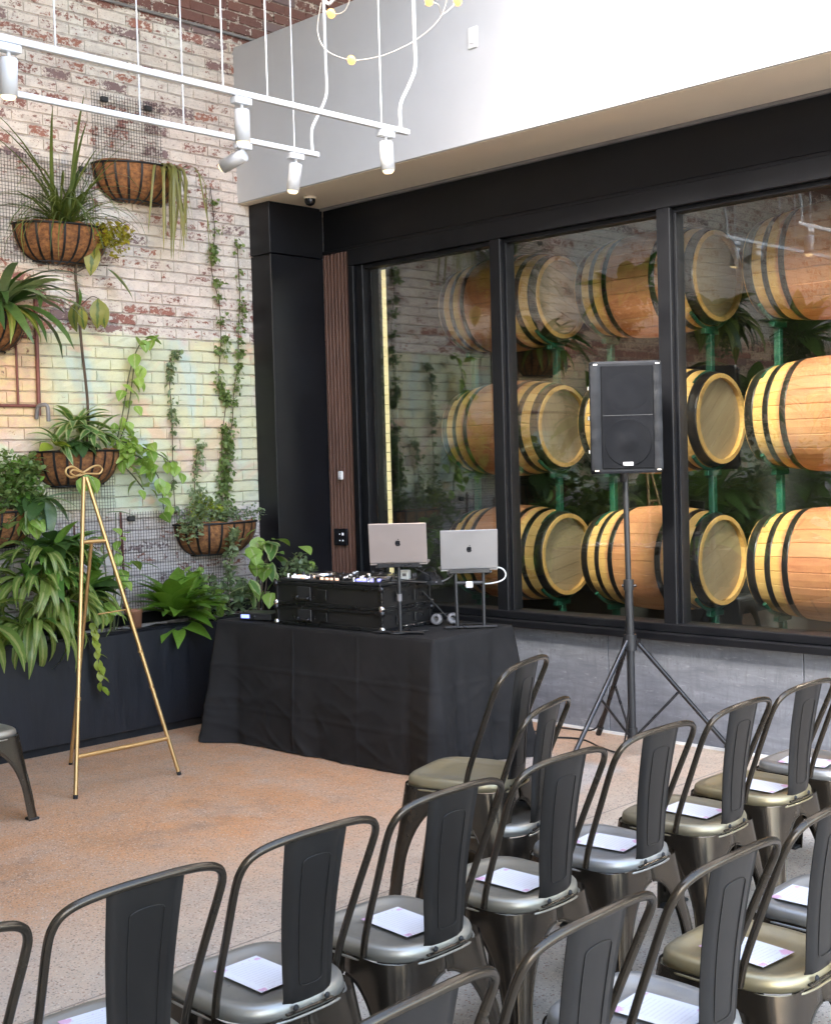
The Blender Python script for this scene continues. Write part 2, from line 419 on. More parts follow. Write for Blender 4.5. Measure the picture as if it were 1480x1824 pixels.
MAT['dark_room'] = pm('dark_plaster', (.022, .022, .020), (.035, .034, .030), 2, .8)
MAT['coco'] = pm('coco_fibre', (.30, .13, .045), (.12, .05, .02), 34, .9, bump=.9, bscale=130, stretch=(1, 1, 1.6))
MAT['wire'] = pm('black_wire', (.015, .015, .016), None, 8, .5, .3)
MAT['soil'] = pm('potting_soil', (.035, .022, .014), (.07, .045, .03), 30, .95, bump=.9, bscale=70)
MAT['chair'] = pm('gunmetal_sheet', (.082, .065, .046), (.058, .047, .036), 5, .25, .75, rv=.03)
MAT['chair_back'] = pm('gunmetal_back', (.021, .0185, .016), (.016, .014, .0125), 5, .40, .35, rv=.03)  # same gunmetal, darker: shade on the backs is put into the colour
def mat_seat():
    t = NT('gunmetal_seat'); p = t.obj()
    c = t.mix(t.xyz(t.N('ObjectInfo').outputs['Color'])[0], (.375, .375, .365), (.36, .29, .15))     # object colour: grey finish (0) to olive finish (1)
    c = t.mix(t.mr(t.noise(p, 5, 4), .4, .65, 0, .5), c, (.30, .28, .23))
    c = t.mix(t.mr(t.noise(p, 60, 4), .66, .74, 0, .6), c, (.16, .14, .11))
    return t.out(c, t.mr(t.noise(p, 8, 4), .3, .7, .34, .44), .65)
MAT['seat'] = mat_seat()  # seat metal kept pale: bright reflections from above are put into its base colour
MAT['rubber'] = pm('black_rubber', (.012, .012, .012), None, 5, .7)
MAT['cloth'] = pm('black_table_linen', (.0185, .0175, .017), (.012, .0115, .0113), 3, .85, bump=.25, bscale=420, **{'Specular IOR Level': .25})
MAT['gold'] = pm('brushed_gold', (.58, .38, .165), (.52, .33, .135), 6, .42, .85, stretch=(1, 1, .3), rv=.02)
MAT['white_metal'] = pm('white_enamel', (.60, .60, .60), (.56, .56, .56), 5, .4)
MAT['plastic'] = pm('black_plastic', (.014, .014, .015), (.02, .02, .021), 8, .45)
MAT['case'] = pm('black_laminate_case', (.010, .010, .010), (.016, .015, .015), 6, .35, bump=.15, bscale=150)
MAT['case_trim'] = pm('black_anodised_trim', (.035, .035, .038), (.05, .05, .052), 8, .32, .8)
MAT['chrome'] = pm('steel_fitting', (.6, .6, .6), (.5, .5, .5), 9, .2, 1)
MAT['speaker_cover'] = pm('padded_black_cover', (.004, .0045, .006), (.008, .009, .0115), 4, .55, bump=.5, bscale=22, **{'Specular IOR Level': .3})
MAT['grille'] = pm('grey_mesh_grille', (.0036, .0042, .0060), (.0026, .003, .0040), 3, .8, bump=.4, bscale=500, **{'Specular IOR Level': .2})
MAT['badge'] = pm('white_badge', (.7, .7, .7), (.3, .3, .3), 60, .5)
MAT['laptop_warm'] = pm('rose_grey_aluminium', (.34, .29, .265), (.32, .28, .26), 3, .38, .45)
MAT['laptop_grey'] = pm('silver_aluminium', (.30, .285, .275), (.28, .27, .26), 3, .38, .45)
MAT['logo'] = pm('dark_mirror_logo', (.03, .03, .033), None, 3, .25, .5)
MAT['white_plastic'] = pm('white_plastic', (.75, .75, .73), (.7, .7, .69), 6, .4)
MAT['cable'] = pm('black_cable', (.012, .012, .012), None, 6, .55)
MAT['clear_cord'] = pm('pale_cord', (.55, .50, .44), (.5, .45, .40), 6, .4)
MAT['pipe'] = pm('red_brown_pipe', (.20, .065, .050), (.14, .05, .04), 7, .6)
MAT['conduit'] = pm('grey_conduit', (.20, .19, .19), (.14, .13, .13), 5, .5)
MAT['stem'] = pm('green_stem', (.09, .11, .035), (.07, .06, .03), 12, .6)
MAT['woody'] = pm('woody_stem', (.10, .065, .04), (.06, .04, .025), 14, .8)
MAT['terracotta'] = pm('terracotta', (.30, .13, .07), (.2, .09, .05), 9, .8, bump=.4)
MAT['lens'] = emis('lamp_lens', (1, .74, .42), .22)
MAT['bulb'] = emis('warm_bulb', (1, .42, .10), .28)
MAT['led'] = emis('led_strip', (1, .82, .45), .075)
MAT['blue_led'] = emis('blue_display', (.25, .32, 1), .2)
MAT['pad_white'] = emis('lit_pad', (.95, .9, 1), .08)
MAT['pad_blue'] = emis('lit_pad_blue', (.35, .35, 1), .15)
MAT['pad_warm'] = emis('lit_pad_warm', (1, .6, .4), .1)
MAT['icon'] = emis('panel_icon', (.8, .8, .85), .04)
MAT['screen'] = pm('dark_screen', (.01, .01, .012), None, 3, .1)
# foliage colours
MAT['lf_bright'] = mat_leaf('bright_green_leaf', (0.097, 0.197, 0.022), (0.165, 0.287, 0.036), rough=.28)
MAT['lf_ivy'] = mat_leaf('ivy_leaf', (0.115, 0.178, 0.053), (0.257, 0.332, 0.113))
MAT['lf_green'] = mat_leaf('glossy_green_leaf', (0.08, 0.179, 0.034), (0.204, 0.357, 0.059), rough=.3)
MAT['lf_dark'] = mat_leaf('dark_green_leaf', (0.036, 0.084, 0.024), (0.091, 0.157, 0.043), rough=.3)
MAT['lf_lime'] = mat_leaf('lime_leaf', (0.22, 0.308, 0.033), (0.374, 0.396, 0.055))
MAT['lf_yellow'] = mat_leaf('yellow_leaf', (.40, .34, .03), (.28, .27, .03))
MAT['lf_pothos'] = mat_leaf('pothos_leaf', (0.186, 0.323, 0.057), (0.348, 0.484, 0.096), stripe=(.42, .46, .22), sw=.10)
MAT['lf_varieg'] = mat_leaf('cream_edged_leaf', (0.105, 0.215, 0.055), (0.168, 0.293, 0.078), stripe=(.44, .47, .23), sw=.30, edge=True)
MAT['lf_ginger'] = mat_leaf('striped_strap_leaf', (0.126, 0.201, 0.038), (0.228, 0.285, 0.059), stripe=(.34, .35, .12), sw=.24)
MAT['lf_grass'] = mat_leaf('grass_blade', (0.056, 0.094, 0.021), (0.158, 0.198, 0.05))
MAT['lf_olive'] = mat_leaf('olive_grass_blade', (.20, .20, .06), (.30, .27, .09))
MAT['lf_pale'] = mat_leaf('pale_sage_leaf', (0.196, 0.253, 0.127), (0.31, 0.368, 0.196))
MAT['lf_grey'] = mat_leaf('grey_green_leaf', (0.136, 0.198, 0.108), (0.252, 0.305, 0.144), rough=.35)
MAT['lf_old'] = mat_leaf('yellowing_leaf', (.30, .29, .06), (.16, .20, .05), stripe=(.06, .12, .03), sw=.22)

# ================================================================ setting
XB, YW = -7.36, 6.385     # brick wall plane, window wall plane
def struct(name, mb, mat, **k): return tag(mb.build(name, mat), kind='structure')
fl = MB(); fl.add([(-60, -60, 0), (60, -60, 0), (60, 60, 0), (-60, 60, 0)], [(0, 1, 2, 3)]); struct('floor', fl, MAT['floor'])
ZC = 5.6
cl = MB()      # roof round the skylight opening
SKX0, SKX1, SKY0, SKY1 = -4.0, 3.6, .8, 5.3
cl.box((-7.6, -4, ZC), (SKX0, 9, ZC+.25)); cl.box((SKX0, -4, ZC), (SKX1, SKY0, ZC+.25)); cl.box((SKX0, SKY1, ZC), (SKX1, 9, ZC+.25)); cl.box((SKX1, -4, ZC), (4.2, 9, ZC+.25))
struct('ceiling', cl, MAT['ceil'])
bw = MB(); bw.box((-7.6, -4.2, 0), (4.2, -4, ZC)); struct('outer_wall', bw, MAT['farwall'])

# ---- brick wall: mortar backing, bricks one by one
wall = thing('brick_wall', 'tall brick wall with worn white and mint paint behind the planter', 'wall', (XB, 0, 0))
m = MB(); m.box((-.3, -4, 0), (-.0095, 7.9, ZC)); m.build('mortar', MAT['mortar'], wall)
def brick_mesh(w, h, seed, ch=.0035, cy=.0014):
    """worn face: 4 x 2 cells, edges wobbling, corners knocked off"""
    q = random.Random(seed); b = MB(); a, c = w/2, h/2; nx_, nz_ = 4, 2
    v = []; gidx = {}
    for k in range(nz_+1):
        for i_ in range(nx_+1):
            ed = i_ in (0, nx_); et = k in (0, nz_)
            y = -a+2*a*i_/nx_; z = -c+2*c*k/nz_
            if ed: y += (-1 if i_ else 1)*(cy+abs(q.gauss(0, .0012)))
            if et: z += (-1 if k else 1)*(ch+abs(q.gauss(0, .0016)))
            x = q.gauss(0, .0012)-(abs(q.gauss(0, .0022)) if ed and et else 0)
            gidx[(i_, k)] = len(v); v.append((x, y, z))
    f = [(gidx[(i_, k)], gidx[(i_+1, k)], gidx[(i_+1, k+1)], gidx[(i_, k+1)]) for k in range(nz_) for i_ in range(nx_)]
    rim = [(i_, 0) for i_ in range(nx_)]+[(nx_, k) for k in range(nz_)]+[(i_, nz_) for i_ in range(nx_, 0, -1)]+[(0, k) for k in range(nz_, 0, -1)]
    back = []
    for i_, k in rim:
        back.append(len(v)); v.append((-.015, -a+2*a*i_/nx_, -c+2*c*k/nz_))
    n = len(rim)
    f += [(gidx[rim[m_]], back[m_], back[(m_+1) % n], gidx[rim[(m_+1) % n]]) for m_ in range(n)]
    return b.add(v, f)
tmpls = [brick_mesh(BL-.0022, CH-.0055, k) for k in range(9)]
bms = [t_.mesh('brick', MAT['brick']) for t_ in tmpls]
def px(P):
    d = Vector(P)-CAM; k = d.dot(fw); return (740+2285*d.dot(cR)/k, 912-2285*d.dot(cU)/k, k)
cand = []; rest = MB()
for row in range(int((ZC-Z0B)/CH)):
    z = Z0B+(row+.5)*CH
    for c in range(int(11/BL)):
        y = Y0B+(c+.5+(.5 if row % 2 else 0))*BL
        if y > 7.7 or (y > 6.2 and z < 4.6): continue
        M = Matrix.Translation((RNG.uniform(-.0025, .003), y+RNG.uniform(-.002, .002), z+RNG.uniform(-.0015, .0015))) @ Matrix.Rotation(RNG.uniform(-.012, .012), 4, 'X') @ Matrix.Rotation(RNG.uniform(-.012, .012), 4, 'Z')
        q = px((XB, y, z))
        ins = 8 < q[0] < 1480 and 20 < q[1] < 1130 and q[2] > 0 and y < 5.85
        cand.append((q[2] if ins else 99, M))
cand.sort(key=lambda e: e[0])
for k, (d, M) in enumerate(cand):
    w_ = RNG.randrange(9)
    if k < 300: ob('brick', bms[w_], wall, M)
    else: rest.add(tmpls[w_].v, tmpls[w_].f, False, M)
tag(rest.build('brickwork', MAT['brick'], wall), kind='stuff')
# window wall
ww = thing('window_wall', 'low grey board marked concrete wall below the long barrel window', 'wall', (0, YW, 0))
for x0, x1 in ((-7.05, -5.924), (-5.918, -4.637), (-4.631, -3.349), (-3.343, -2.06), (-2.054, 4)):
    MB().box((x0, 0, 0), (x1, .3, .612), .003).build('concrete_panel', MAT['concrete'], ww)
MB().box((-7.05, -.012, 0), (4, -.001, .016)).build('skirting', MAT['white_plastic'], ww)
hb = thing('header_beam', 'wide matte black steel beam running above the barrel window', 'beam', (0, YW, 0))
MB().box((-7.13, .01, 3.262), (4, .3, 3.572), .004).build('beam_face', MAT['black_steel'], hb)
MB().box((-7.13, -.004, 3.235), (4, .3, 3.260), .003).build('beam_lip', MAT['black_steel'], hb)
MB().box((-7.13, -.02, 3.556), (4, .009, 3.5745), 0).build('trim', MAT['conduit'], hb)
col = thing('corner_column', 'black steel column in the corner between brick wall and slat panel', 'column', (-7.25, 6.14, 0))
MB().box((-.108, -.25, 0), (.115, .25, 3.205), .004).build('shaft', MAT['black_steel'], col)
MB().box((-.108, -.256, 3.211), (.121, .25, 3.574), .004).build('capital', MAT['black_steel'], col)
fa = thing('fascia', 'broad white plaster bulkhead hanging above the black beam', 'bulkhead', (0, 5.79, 3.576))
MB().box((XB-.2, 0, .004), (4, .02, 1.104), .002).build('front_face', MAT['plaster'], fa)
MB().box((XB-.2, .0205, 0), (4, 1.0, .03)).build('soffit', MAT['soffit'], fa)
MB().box((XB-.2, .0205, 1.075), (4, 1.0, 1.102)).build('top_board', MAT['plaster'], fa)
MB().box((XB-.2, .97, .031), (4, 1.0, 1.074)).build('rear_board', MAT['plaster'], fa)
MB().box((-7.3, .98, -.04), (4, 1.0, -.001)).build('edge_strip', MAT['plaster'], fa)
# slatted timber panel
sp = thing('slat_panel', 'narrow walnut slatted panel beside the black corner column', 'panel', (-6.985, YW, 0))
MB().box((-.148, .02, 0), (.152, .2, 3.234)).build('backing', MAT['slatback'], sp)
sm = MB().box((-.0135, -.006, 0), (.0135, .019, 3.232), .003).mesh('slat', MAT['slat'])
for k in range(8): ob('slat', sm, sp, Matrix.Translation((-.127+k*.0365, RNG.uniform(-.001, .001), 0)))
# window
wi = thing('barrel_window', 'long black framed window looking in on the stacked barrels', 'window', (0, YW, 0))
MB().box((-6.83, -.035, 3.115), (4, .10, 3.234), .004).build('head_frame', MAT['frame'], wi)
MB().box((-6.70, .001, 3.085), (4, .09, 3.1145), .003).build('head_bead', MAT['frame'], wi)
MB().box((-6.83, -.035, .73), (-6.775, .10, 3.114), .004).build('jamb', MAT['frame'], wi)
MB().box((-6.774, -.012, .73), (-6.70, .10, 3.114), .004).build('jamb', MAT['frame'], wi)
mm = MB(); mm.box((-.045, -.035, .70), (.045, .10, 3.114), .004); mm.box((.0455, .005, .70), (.062, .09, 3.114), .002); mm.box((-.062, .005, .70), (-.0455, .09, 3.114), .002)
mm = mm.mesh('mullion', MAT['frame'])
MX = (-5.437, -4.160, -2.88, -1.60, -.3, 1.0)
for x in MX: ob('mullion', mm, wi, Matrix.Translation((x, 0, 0)))
MB().box((-6.83, -.105, .618), (4, .12, .662), .005).build('sill', MAT['frame'], wi)
MB().box((-6.83, -.055, .6625), (4, .12, .712), .005).build('sill_rail', MAT['frame'], wi)
xs = (-6.70,)+MX+(4.0,)
for a, b in zip(xs, xs[1:]):
    MB().box((a+.03, .040, .70), (b-.03, .0465, 3.12)).build('pane', MAT['glass'], wi)
# barrel room behind the glass
br = MB()
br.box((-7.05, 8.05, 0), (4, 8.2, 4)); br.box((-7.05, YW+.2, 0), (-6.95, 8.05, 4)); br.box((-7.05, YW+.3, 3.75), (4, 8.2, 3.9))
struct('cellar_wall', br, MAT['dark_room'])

# ================================================================ barrels and racks
def make_barrel():
    root = thing('wine_barrel', 'x', 'barrel', (0, 0, 0), 0, 'wine barrels racked behind the window')
    L2, RB, RH, NS = .465, .345, .285, 24
    prof = lambda x: RB-(RB-RH)*abs(x/L2)**1.9
    st = MB(); n = 10; v = []; hw = PI/NS*.985
    for i in range(n+1):
        x = -L2+2*L2*i/n; r = prof(x); th = .026
        for an, rr in ((-hw, r-.0034), (-hw*.9, r), (0, r+.001), (hw*.9, r), (hw, r-.0034), (hw, r-th), (-hw, r-th)):
            v.append((x, rr*math.sin(an), rr*math.cos(an)))
    f = []
    for i in range(n):
        for k in range(7):
            k2 = (k+1) % 7; f.append((i*7+k, i*7+k2, (i+1)*7+k2, (i+1)*7+k))
    f += [tuple(range(7))[::-1], tuple(n*7+k for k in range(7))]
    st.add(v, f); sme = st.mesh('stave', MAT['stave'])
    for k in range(NS): ob('stave', sme, root, Matrix.Rotation(2*PI*k/NS, 4, 'X'))
    TX = Matrix.Rotation(PI/2, 4, 'Y')
    for xa, xb in ((.395, .458), (.285, .325), (.165, .205)):
        for s in (-1, 1):
            h = MB(); pr = []
            for k in range(5):
                x = xa+(xb-xa)*k/4; pr.append((prof(x)+.0035, s*x))
            pr = [(prof(xa)+.0005, s*xa)]+pr+[(prof(xb)+.0005, s*xb)]
            h.lathe(pr if s > 0 else pr[::-1], 48, TX); h.build('hoop', MAT['hoop'], root)
    # heads: boards cut to a circle, set back from the stave ends
    RR = RH-.022; nb = 6
    for s in (-1, 1):
        for k in range(nb):
            y0 = -RR+2*RR*k/nb+.0012; y1 = -RR+2*RR*(k+1)/nb-.0012
            top = []; bot = []
            for q in range(5):
                y = y0+(y1-y0)*q/4; hh = math.sqrt(max(RR*RR-y*y, 0)); top.append((y, hh)); bot.append((y, -hh))
            ring = bot+top[::-1]; N = len(ring); X = s*(L2-.036)
            hb_ = MB(); hb_.add([(X, a, b) for a, b in ring]+[(X-s*.02, a, b) for a, b in ring],
                                [tuple(range(N)) if s > 0 else tuple(range(N))[::-1], tuple(range(N, 2*N))[::-1]]+[(q, (q+1) % N, N+(q+1) % N, N+q) for q in range(N)])
            hb_.build('head_board', MAT['headwood'], root)
    return root
BX = (-6.0, -4.765, -3.52); BZ = (1.015, 1.915, 2.815); BY = 7.2
cn = ('leftmost', 'middle', 'rightmost'); rn = ('bottom row behind the window', 'middle row behind the window', 'top row behind the window')
desc = {0: 'pale ended oak wine barrel with black hoops', 1: 'oak wine barrel with wine stained middle', 2: 'orange toned oak wine barrel'}
proto = make_barrel(); first = True
for j, z in enumerate(BZ):
    for i, x in enumerate(BX):
        o = proto if first else copy_tree(proto); first = False
        o.location = (x+RNG.uniform(-.012, .012), BY, z); o.rotation_euler = (RNG.uniform(0, 6.28), 0, rad(RNG.uniform(-1.2, 1.2)))
        o['label'] = '%s, %s in the %s' % (desc[j], cn[i], rn[j])
def make_rack(h, low):
    r = thing('barrel_rack', 'x', 'rack', (0, 0, 0), 0, 'green steel barrel racks')
    arc = lambda rr, up: [(0, rr*math.sin(a), up*rr*math.cos(a)) for a in [(-.75+1.5*k/10) for k in range(11)]]
    for s in (-1, 1):
        X = Matrix.Translation((s*.385, 0, 0))
        MB().box((-.021, -.021, -.325-h), (.021, .021, -.361), .004).build('post', MAT['rack'], r, X)
        MB().tube(arc(.322, -1), .013, 6).build('saddle', MAT['rack'], r, X)
        MB().box((-.019, -.079, -.36), (.019, .079, -.325), .003).build('cross_rail', MAT['rack'], r, X)
        if low: MB().box((-.02, -.30, -.345-h), (.02, .30, -.3255-h), .003).build('base_rail', MAT['rack'], r, X)
        else: MB().tube(arc(.30, 1), .012, 6).build('lower_saddle', MAT['rack'], r, Matrix.Translation((s*.385, 0, -.90)))
    return r
for j, z in enumerate(BZ):
    pr = make_rack(.275 if j else .665, j == 0)
    for i, x in enumerate(BX):
        o = pr if i == 0 else copy_tree(pr)
        o.location = (x, BY, z)
        o['label'] = 'green steel rack under the %s barrel of the %s' % (cn[i], rn[j].replace(' behind the window', ''))
# lit strip inside the left edge of the window
ls = thing('light_strip', 'thin vertical warm light strip inside the left edge of the window', 'light', (-6.70, 6.60, 0))
for k in range(34): MB().box((-.027, -.012, .72+k*.07), (.020+RNG.uniform(0, .010), .012, .72+k*.07+.066)).build('led_segment', MAT['led'], ls)
MB().box((.034, -.03, .7), (.12, .03, 3.3), .003).build('mounting_post', MAT['frame'], ls)

# ================================================================ planter along the brick wall
pl = thing('planter_box', 'long weathered black planter along the foot of the brick wall', 'planter', (-6.9, 0, 0))
for y0, y1 in ((-3.2, -1.602), (-1.598, -.002), (.002, 1.598), (1.602, 3.398), (3.402, 5.86)):
    MB().box((-.03, y0, .055), (0, y1, .672), .002).build('front_board', MAT['planter'], pl)
MB().box((-.05, -3.2, .6735), (.004, 5.86, .69), .002).build('rim', MAT['black_steel'], pl)
MB().box((-.06, -3.2, .0), (-.04, 5.86, .054)).build('kickboard', MAT['slatback'], pl)
MB().box((-.455, -3.2, .66), (-.42, 5.86, .735), .003).build('rear_board', MAT['black_steel'], pl)
sg = MB(); nn = 90
for i in range(nn+1):
    y = -3.2+9.05*i/nn
    for k in range(4): sg.v.append((-.42+.37*k/3, y, .635+RNG.uniform(-.012, .014)))
sg.f = [(i*4+k, i*4+k+1, (i+1)*4+k+1, (i+1)*4+k) for i in range(nn) for k in range(3)]; sg.sm = [True]*len(sg.f)
sg.build('soil', MAT['soil'], pl)

# ================================================================ fittings on the brick wall
def wpipe(name, label, pts, r, mat, cat='pipe'):
    o = MB().tube(pts, r, 8).build(name, mat); return tag(o, label, cat)
wpipe('conduit', 'thin dark conduit running along the top of the brick wall', [(XB+.02, 3.0, 4.77), (XB+.02, 7.8, 4.765)], .011, MAT['conduit'], 'conduit')
pp = thing('watering_pipe', 'red brown pipe frame on the salmon painted bricks at the left edge', 'pipe', (XB+.02, 4.145, 2.08))
MB().tube([(0, 0, -.03), (0, .005, .72)], .013, 8).build('riser', MAT['pipe'], pp)
MB().tube([(0, -.9, .03), (0, -.013, .03)], .010, 8).build('branch', MAT['pipe'], pp)
MB().tube([(0, -.9, .46), (0, -.013, .46)], .010, 8).build('branch', MAT['pipe'], pp)
MB().tube([(0, -.14, .04), (0, -.14, .45)], .008, 8).build('stub', MAT['pipe'], pp)
MB().tube(smooth_path([(0, -.02, -.05), (.02, -.02, .02), (.05, .0, .035), (.07, .02, .02), (.075, .02, -.07)], 5), .013, 8).build('spout', MAT['conduit'], pp)
for y, z0, z1 in ((4.50, 1.38, .70), (4.70, 1.40, .74), (4.42, 1.2, .7)):
    pass
wpipe('drip_line', 'dark red irrigation tube dropping down the wall into the planter', [(XB+.015, 4.715, 1.42), (XB+.018, 4.72, 1.1), (XB+.016, 4.725, .66)], .008, MAT['pipe'])
wpipe('drip_line', 'thin red irrigation tube left of the easel leg', [(XB+.015, 4.365, 1.36), (XB+.02, 4.37, 1.0), (XB+.016, 4.36, .66)], .006, MAT['pipe'])
def mesh_panel(label, y0, y1, z0, z1, pitch=.021):
    g = thing('wire_mesh_panel', label, 'mesh panel', (XB+.03, y0, z0), 0, 'wire mesh panels on the brick wall')
    w, h = y1-y0, z1-z0; t = .0010; b = MB()
    for k in range(int(w/pitch)+1): b.box((-t, k*pitch-t, 0), (t, k*pitch+t, h))
    for k in range(int(h/pitch)+1): b.box((-t*.9+.0025, 0, k*pitch-t), (t*.9+.0025, w, k*pitch+t))
    tag(b.build('wire_grid', MAT['wire'], g), kind='stuff')
    for y in (.1, w-.1): MB().box((-.02, y-.025, h-.06), (.006, y+.025, h-.025), .004).build('clip', MAT['plastic'], g)
mesh_panel('small square wire mesh behind the highest hanging basket', 4.60, 5.14, 3.66, 4.16)
mesh_panel('wire mesh behind the grassy basket', 3.55, 4.62, 3.0, 3.68)
mesh_panel('wire mesh behind the top of the gold easel', 4.17, 4.665, 1.17, 1.66)
mesh_panel('wire mesh under the basket next to the black column', 4.69, 5.56, .74, 1.41)
mesh_panel('wire mesh behind the bushy basket at the left edge', 3.6, 4.14, 1.2, 1.75)

# ---- half round baskets
def basket(label, y, z, a=.325, d=.235, h=.225, group='half round wall baskets'):
    g = thing('wall_basket', label, 'basket', (XB+.012, y, z), 0, group)
    def P(th, ph, k=1.0):   # th along the wall 0..pi, ph from rim (0) to the bottom (pi/2)
        c = math.cos(ph)**.75
        return Vector((d*math.sin(th)*c*k, a*math.cos(th)*(.28+.72*c)*k, -h*math.sin(ph)*k))
    b = MB(); n, q = 22, 8
    b.v = [tuple(P(PI*i/n, PI/2*.98*j/q)+Vector((RNG.uniform(-.004, .004), RNG.uniform(-.004, .004), (RNG.uniform(0, .02) if j == 0 else 0)))) for j in range(q+1) for i in range(n+1)]
    b.f = [(j*(n+1)+i, (j+1)*(n+1)+i, (j+1)*(n+1)+i+1, j*(n+1)+i+1) for j in range(q) for i in range(n)]
    b.sm = [True]*len(b.f)
    k0 = len(b.v)
    b.add([tuple(P(PI*i/n, 0, .93)+Vector((0, 0, .004))) for i in range(n+1)]+[tuple(P(PI*i/n, 0)) for i in range(n+1)], [(i, i+1, n+1+i+1, n+1+i) for i in range(n)])
    b.build('coco_liner', MAT['coco'], g)
    s = MB(); s.add([(0, 0, -.02)]+[tuple(P(PI*i/n, 0, .93)+Vector((0, 0, -.02))) for i in range(n+1)], [(0, i, i+1) for i in range(1, n+1)]); s.build('soil', MAT['soil'], g)
    MB().tube([P(PI*i/20, 0, 1.02) for i in range(21)], .007, 6).build('rim_wire', MAT['wire'], g)
    MB().tube([P(PI*i/20, 1.25, 1.03) for i in range(21)], .005, 6).build('lower_ring', MAT['wire'], g)
    for k in range(11):
        th = PI*(k+.5)/11
        w = MB(); pts = [P(th, PI/2*.97*j/9, 1.025) for j in range(10)]
        tv = (P(th+.01, .1)-P(th-.01, .1)).normalized()*.0075
        vv = []
        for p_ in pts: vv += [p_-tv, p_+tv]
        w.add(vv, [(2*j, 2*j+1, 2*j+3, 2*j+2) for j in range(9)], True); w.build('rib', MAT['wire'], g)
    return g
basket('coco basket highest on the wall holding drooping grass', 4.92, 3.69)
basket('coco basket with tall spiky grass and yellow plant near the left edge', 4.34, 3.235)
basket('coco basket with dark strap leaves cut off by the left edge', 3.735, 2.655)
basket('coco basket of trailing vines behind the easel bow', 4.385, 1.82, .305)
basket('coco basket near the black column holding small leaved ivy', 5.47, 1.305, .335)
basket('dark coco basket low at the left edge under a bushy plant', 3.745, 1.46)
for i, (y, z) in enumerate(((2.9, 3.25), (2.2, 2.2), (1.3, 3.0), (.4, 2.1), (-.6, 2.9), (-1.6, 2.0))):
    pass

# ================================================================ plants
def leaf_mesh(name, mat, prof, length=1., droop=.6, fold=.25, curl=0., stalk=0., twist=0., hang=0.):
    """blade along +Y from the origin, bending down in -Z; prof = half widths along it; V folded along the midrib"""
    n = len(prof)-1; v = []; uv = []
    y = z = 0.; ang = 0.
    for i, w in enumerate(prof):
        t = i/n
        ang = -droop*t**1.3 if not hang else -droop*min(1, t/hang)
        if i: y += length/n*math.cos(ang); z += length/n*math.sin(ang)
        tw = twist*t
        for sx in (-1, 0, 1):
            dx = w*sx; dz = abs(sx)*w*fold
            v.append((dx*math.cos(tw)-dz*math.sin(tw), y+0*dx, z+dx*math.sin(tw)+dz*math.cos(tw))); uv.append((.5+sx*.5, t))
    f = []
    for i in range(n):
        for k in (0, 1): f.append((i*3+k, i*3+k+1, (i+1)*3+k+1, (i+1)*3+k))
    me = bpy.data.meshes.new(name); me.from_pydata(v, [], f); me.polygons.foreach_set('use_smooth', [True]*len(f))
    l = me.uv_layers.new(name='UVMap')
    for lp in me.loops: l.data[lp.index].uv = uv[lp.vertex_index]
    me.materials.append(mat); me['v'] = 0
    GEO[me.name] = (v, f, uv); return me
GEO = {}
OV = [.01, .17, .26, .28, .24, .15, .01]          # ovate
HE = [.03, .27, .37, .35, .27, .15, .0]           # heart
LA = [.02, .07, .10, .115, .105, .08, .045, .004]  # lance
ST = [.035, .045, .05, .05, .047, .04, .028, .003] # strap
GR = [.012, .013, .012, .011, .009, .006, .001]    # grass
def LM(key, mat, prof, **k): return leaf_mesh('leaf', MAT[mat], prof, **k)
LF = dict(
    ovate=LM('o', 'lf_green', OV, droop=.5), heart=LM('h', 'lf_pothos', HE, droop=.7, fold=.18), heart2=LM('h2', 'lf_pothos', HE, droop=.3, fold=.3, twist=.2),
    lance=LM('l', 'lf_varieg', LA, droop=.9), lance_g=LM('lg', 'lf_green', LA, droop=.8), ginger=LM('g', 'lf_ginger', LA, droop=1.6, fold=.3), ginger2=LM('g2', 'lf_ginger', LA, droop=2.3, fold=.2, twist=.4),
    strap=LM('s', 'lf_dark', ST, droop=1.5, fold=.3), strap2=LM('s2', 'lf_grey', ST, droop=1.0, fold=.3), grass=LM('gr', 'lf_grass', GR, droop=.7, fold=.4), grass_d=LM('gd', 'lf_grass', GR, droop=2.0, fold=.4),
    olive=LM('ol', 'lf_olive', [.012, .014, .014, .014, .013, .013, .012, .011, .009, .006, .001], droop=2.25, fold=.4, hang=.38), fern=LM('f', 'lf_bright', [.04, .11, .16, .18, .17, .13, .07, .01], droop=.8, fold=.3),
    fern_o=LM('fo', 'lf_old', [.03, .08, .115, .13, .125, .10, .06, .01], droop=.7, fold=.3), big=LM('b', 'lf_old', [.02, .16, .23, .24, .20, .13, .01], droop=.9, fold=.15),
    bigd=LM('bd', 'lf_varieg', [.02, .15, .20, .21, .18, .12, .01], droop=.3, fold=.2), lime=LM('li', 'lf_lime', OV, droop=.5), yellow=LM('y', 'lf_yellow', OV, droop=.4), pale=LM('p', 'lf_pale', OV, droop=.4), ivy=LM('i', 'lf_ivy', HE, droop=.4),
    grey=LM('gy', 'lf_grey', OV, droop=.5), dark=LM('dk', 'lf_dark', OV, droop=.6))
KEY = {k: v for k, v in LF.items()}
def lmat(pos, az, elev, roll, size, wid=1.0):
    return Matrix.Translation(pos) @ Matrix.Rotation(az, 4, 'Z') @ Matrix.Rotation(elev, 4, 'X') @ Matrix.Rotation(roll, 4, 'Y') @ Matrix.Diagonal((size*wid, size, size, 1))
def plant(name, label, loc, group=None): return thing(name, label, 'plant', loc, 0, group)
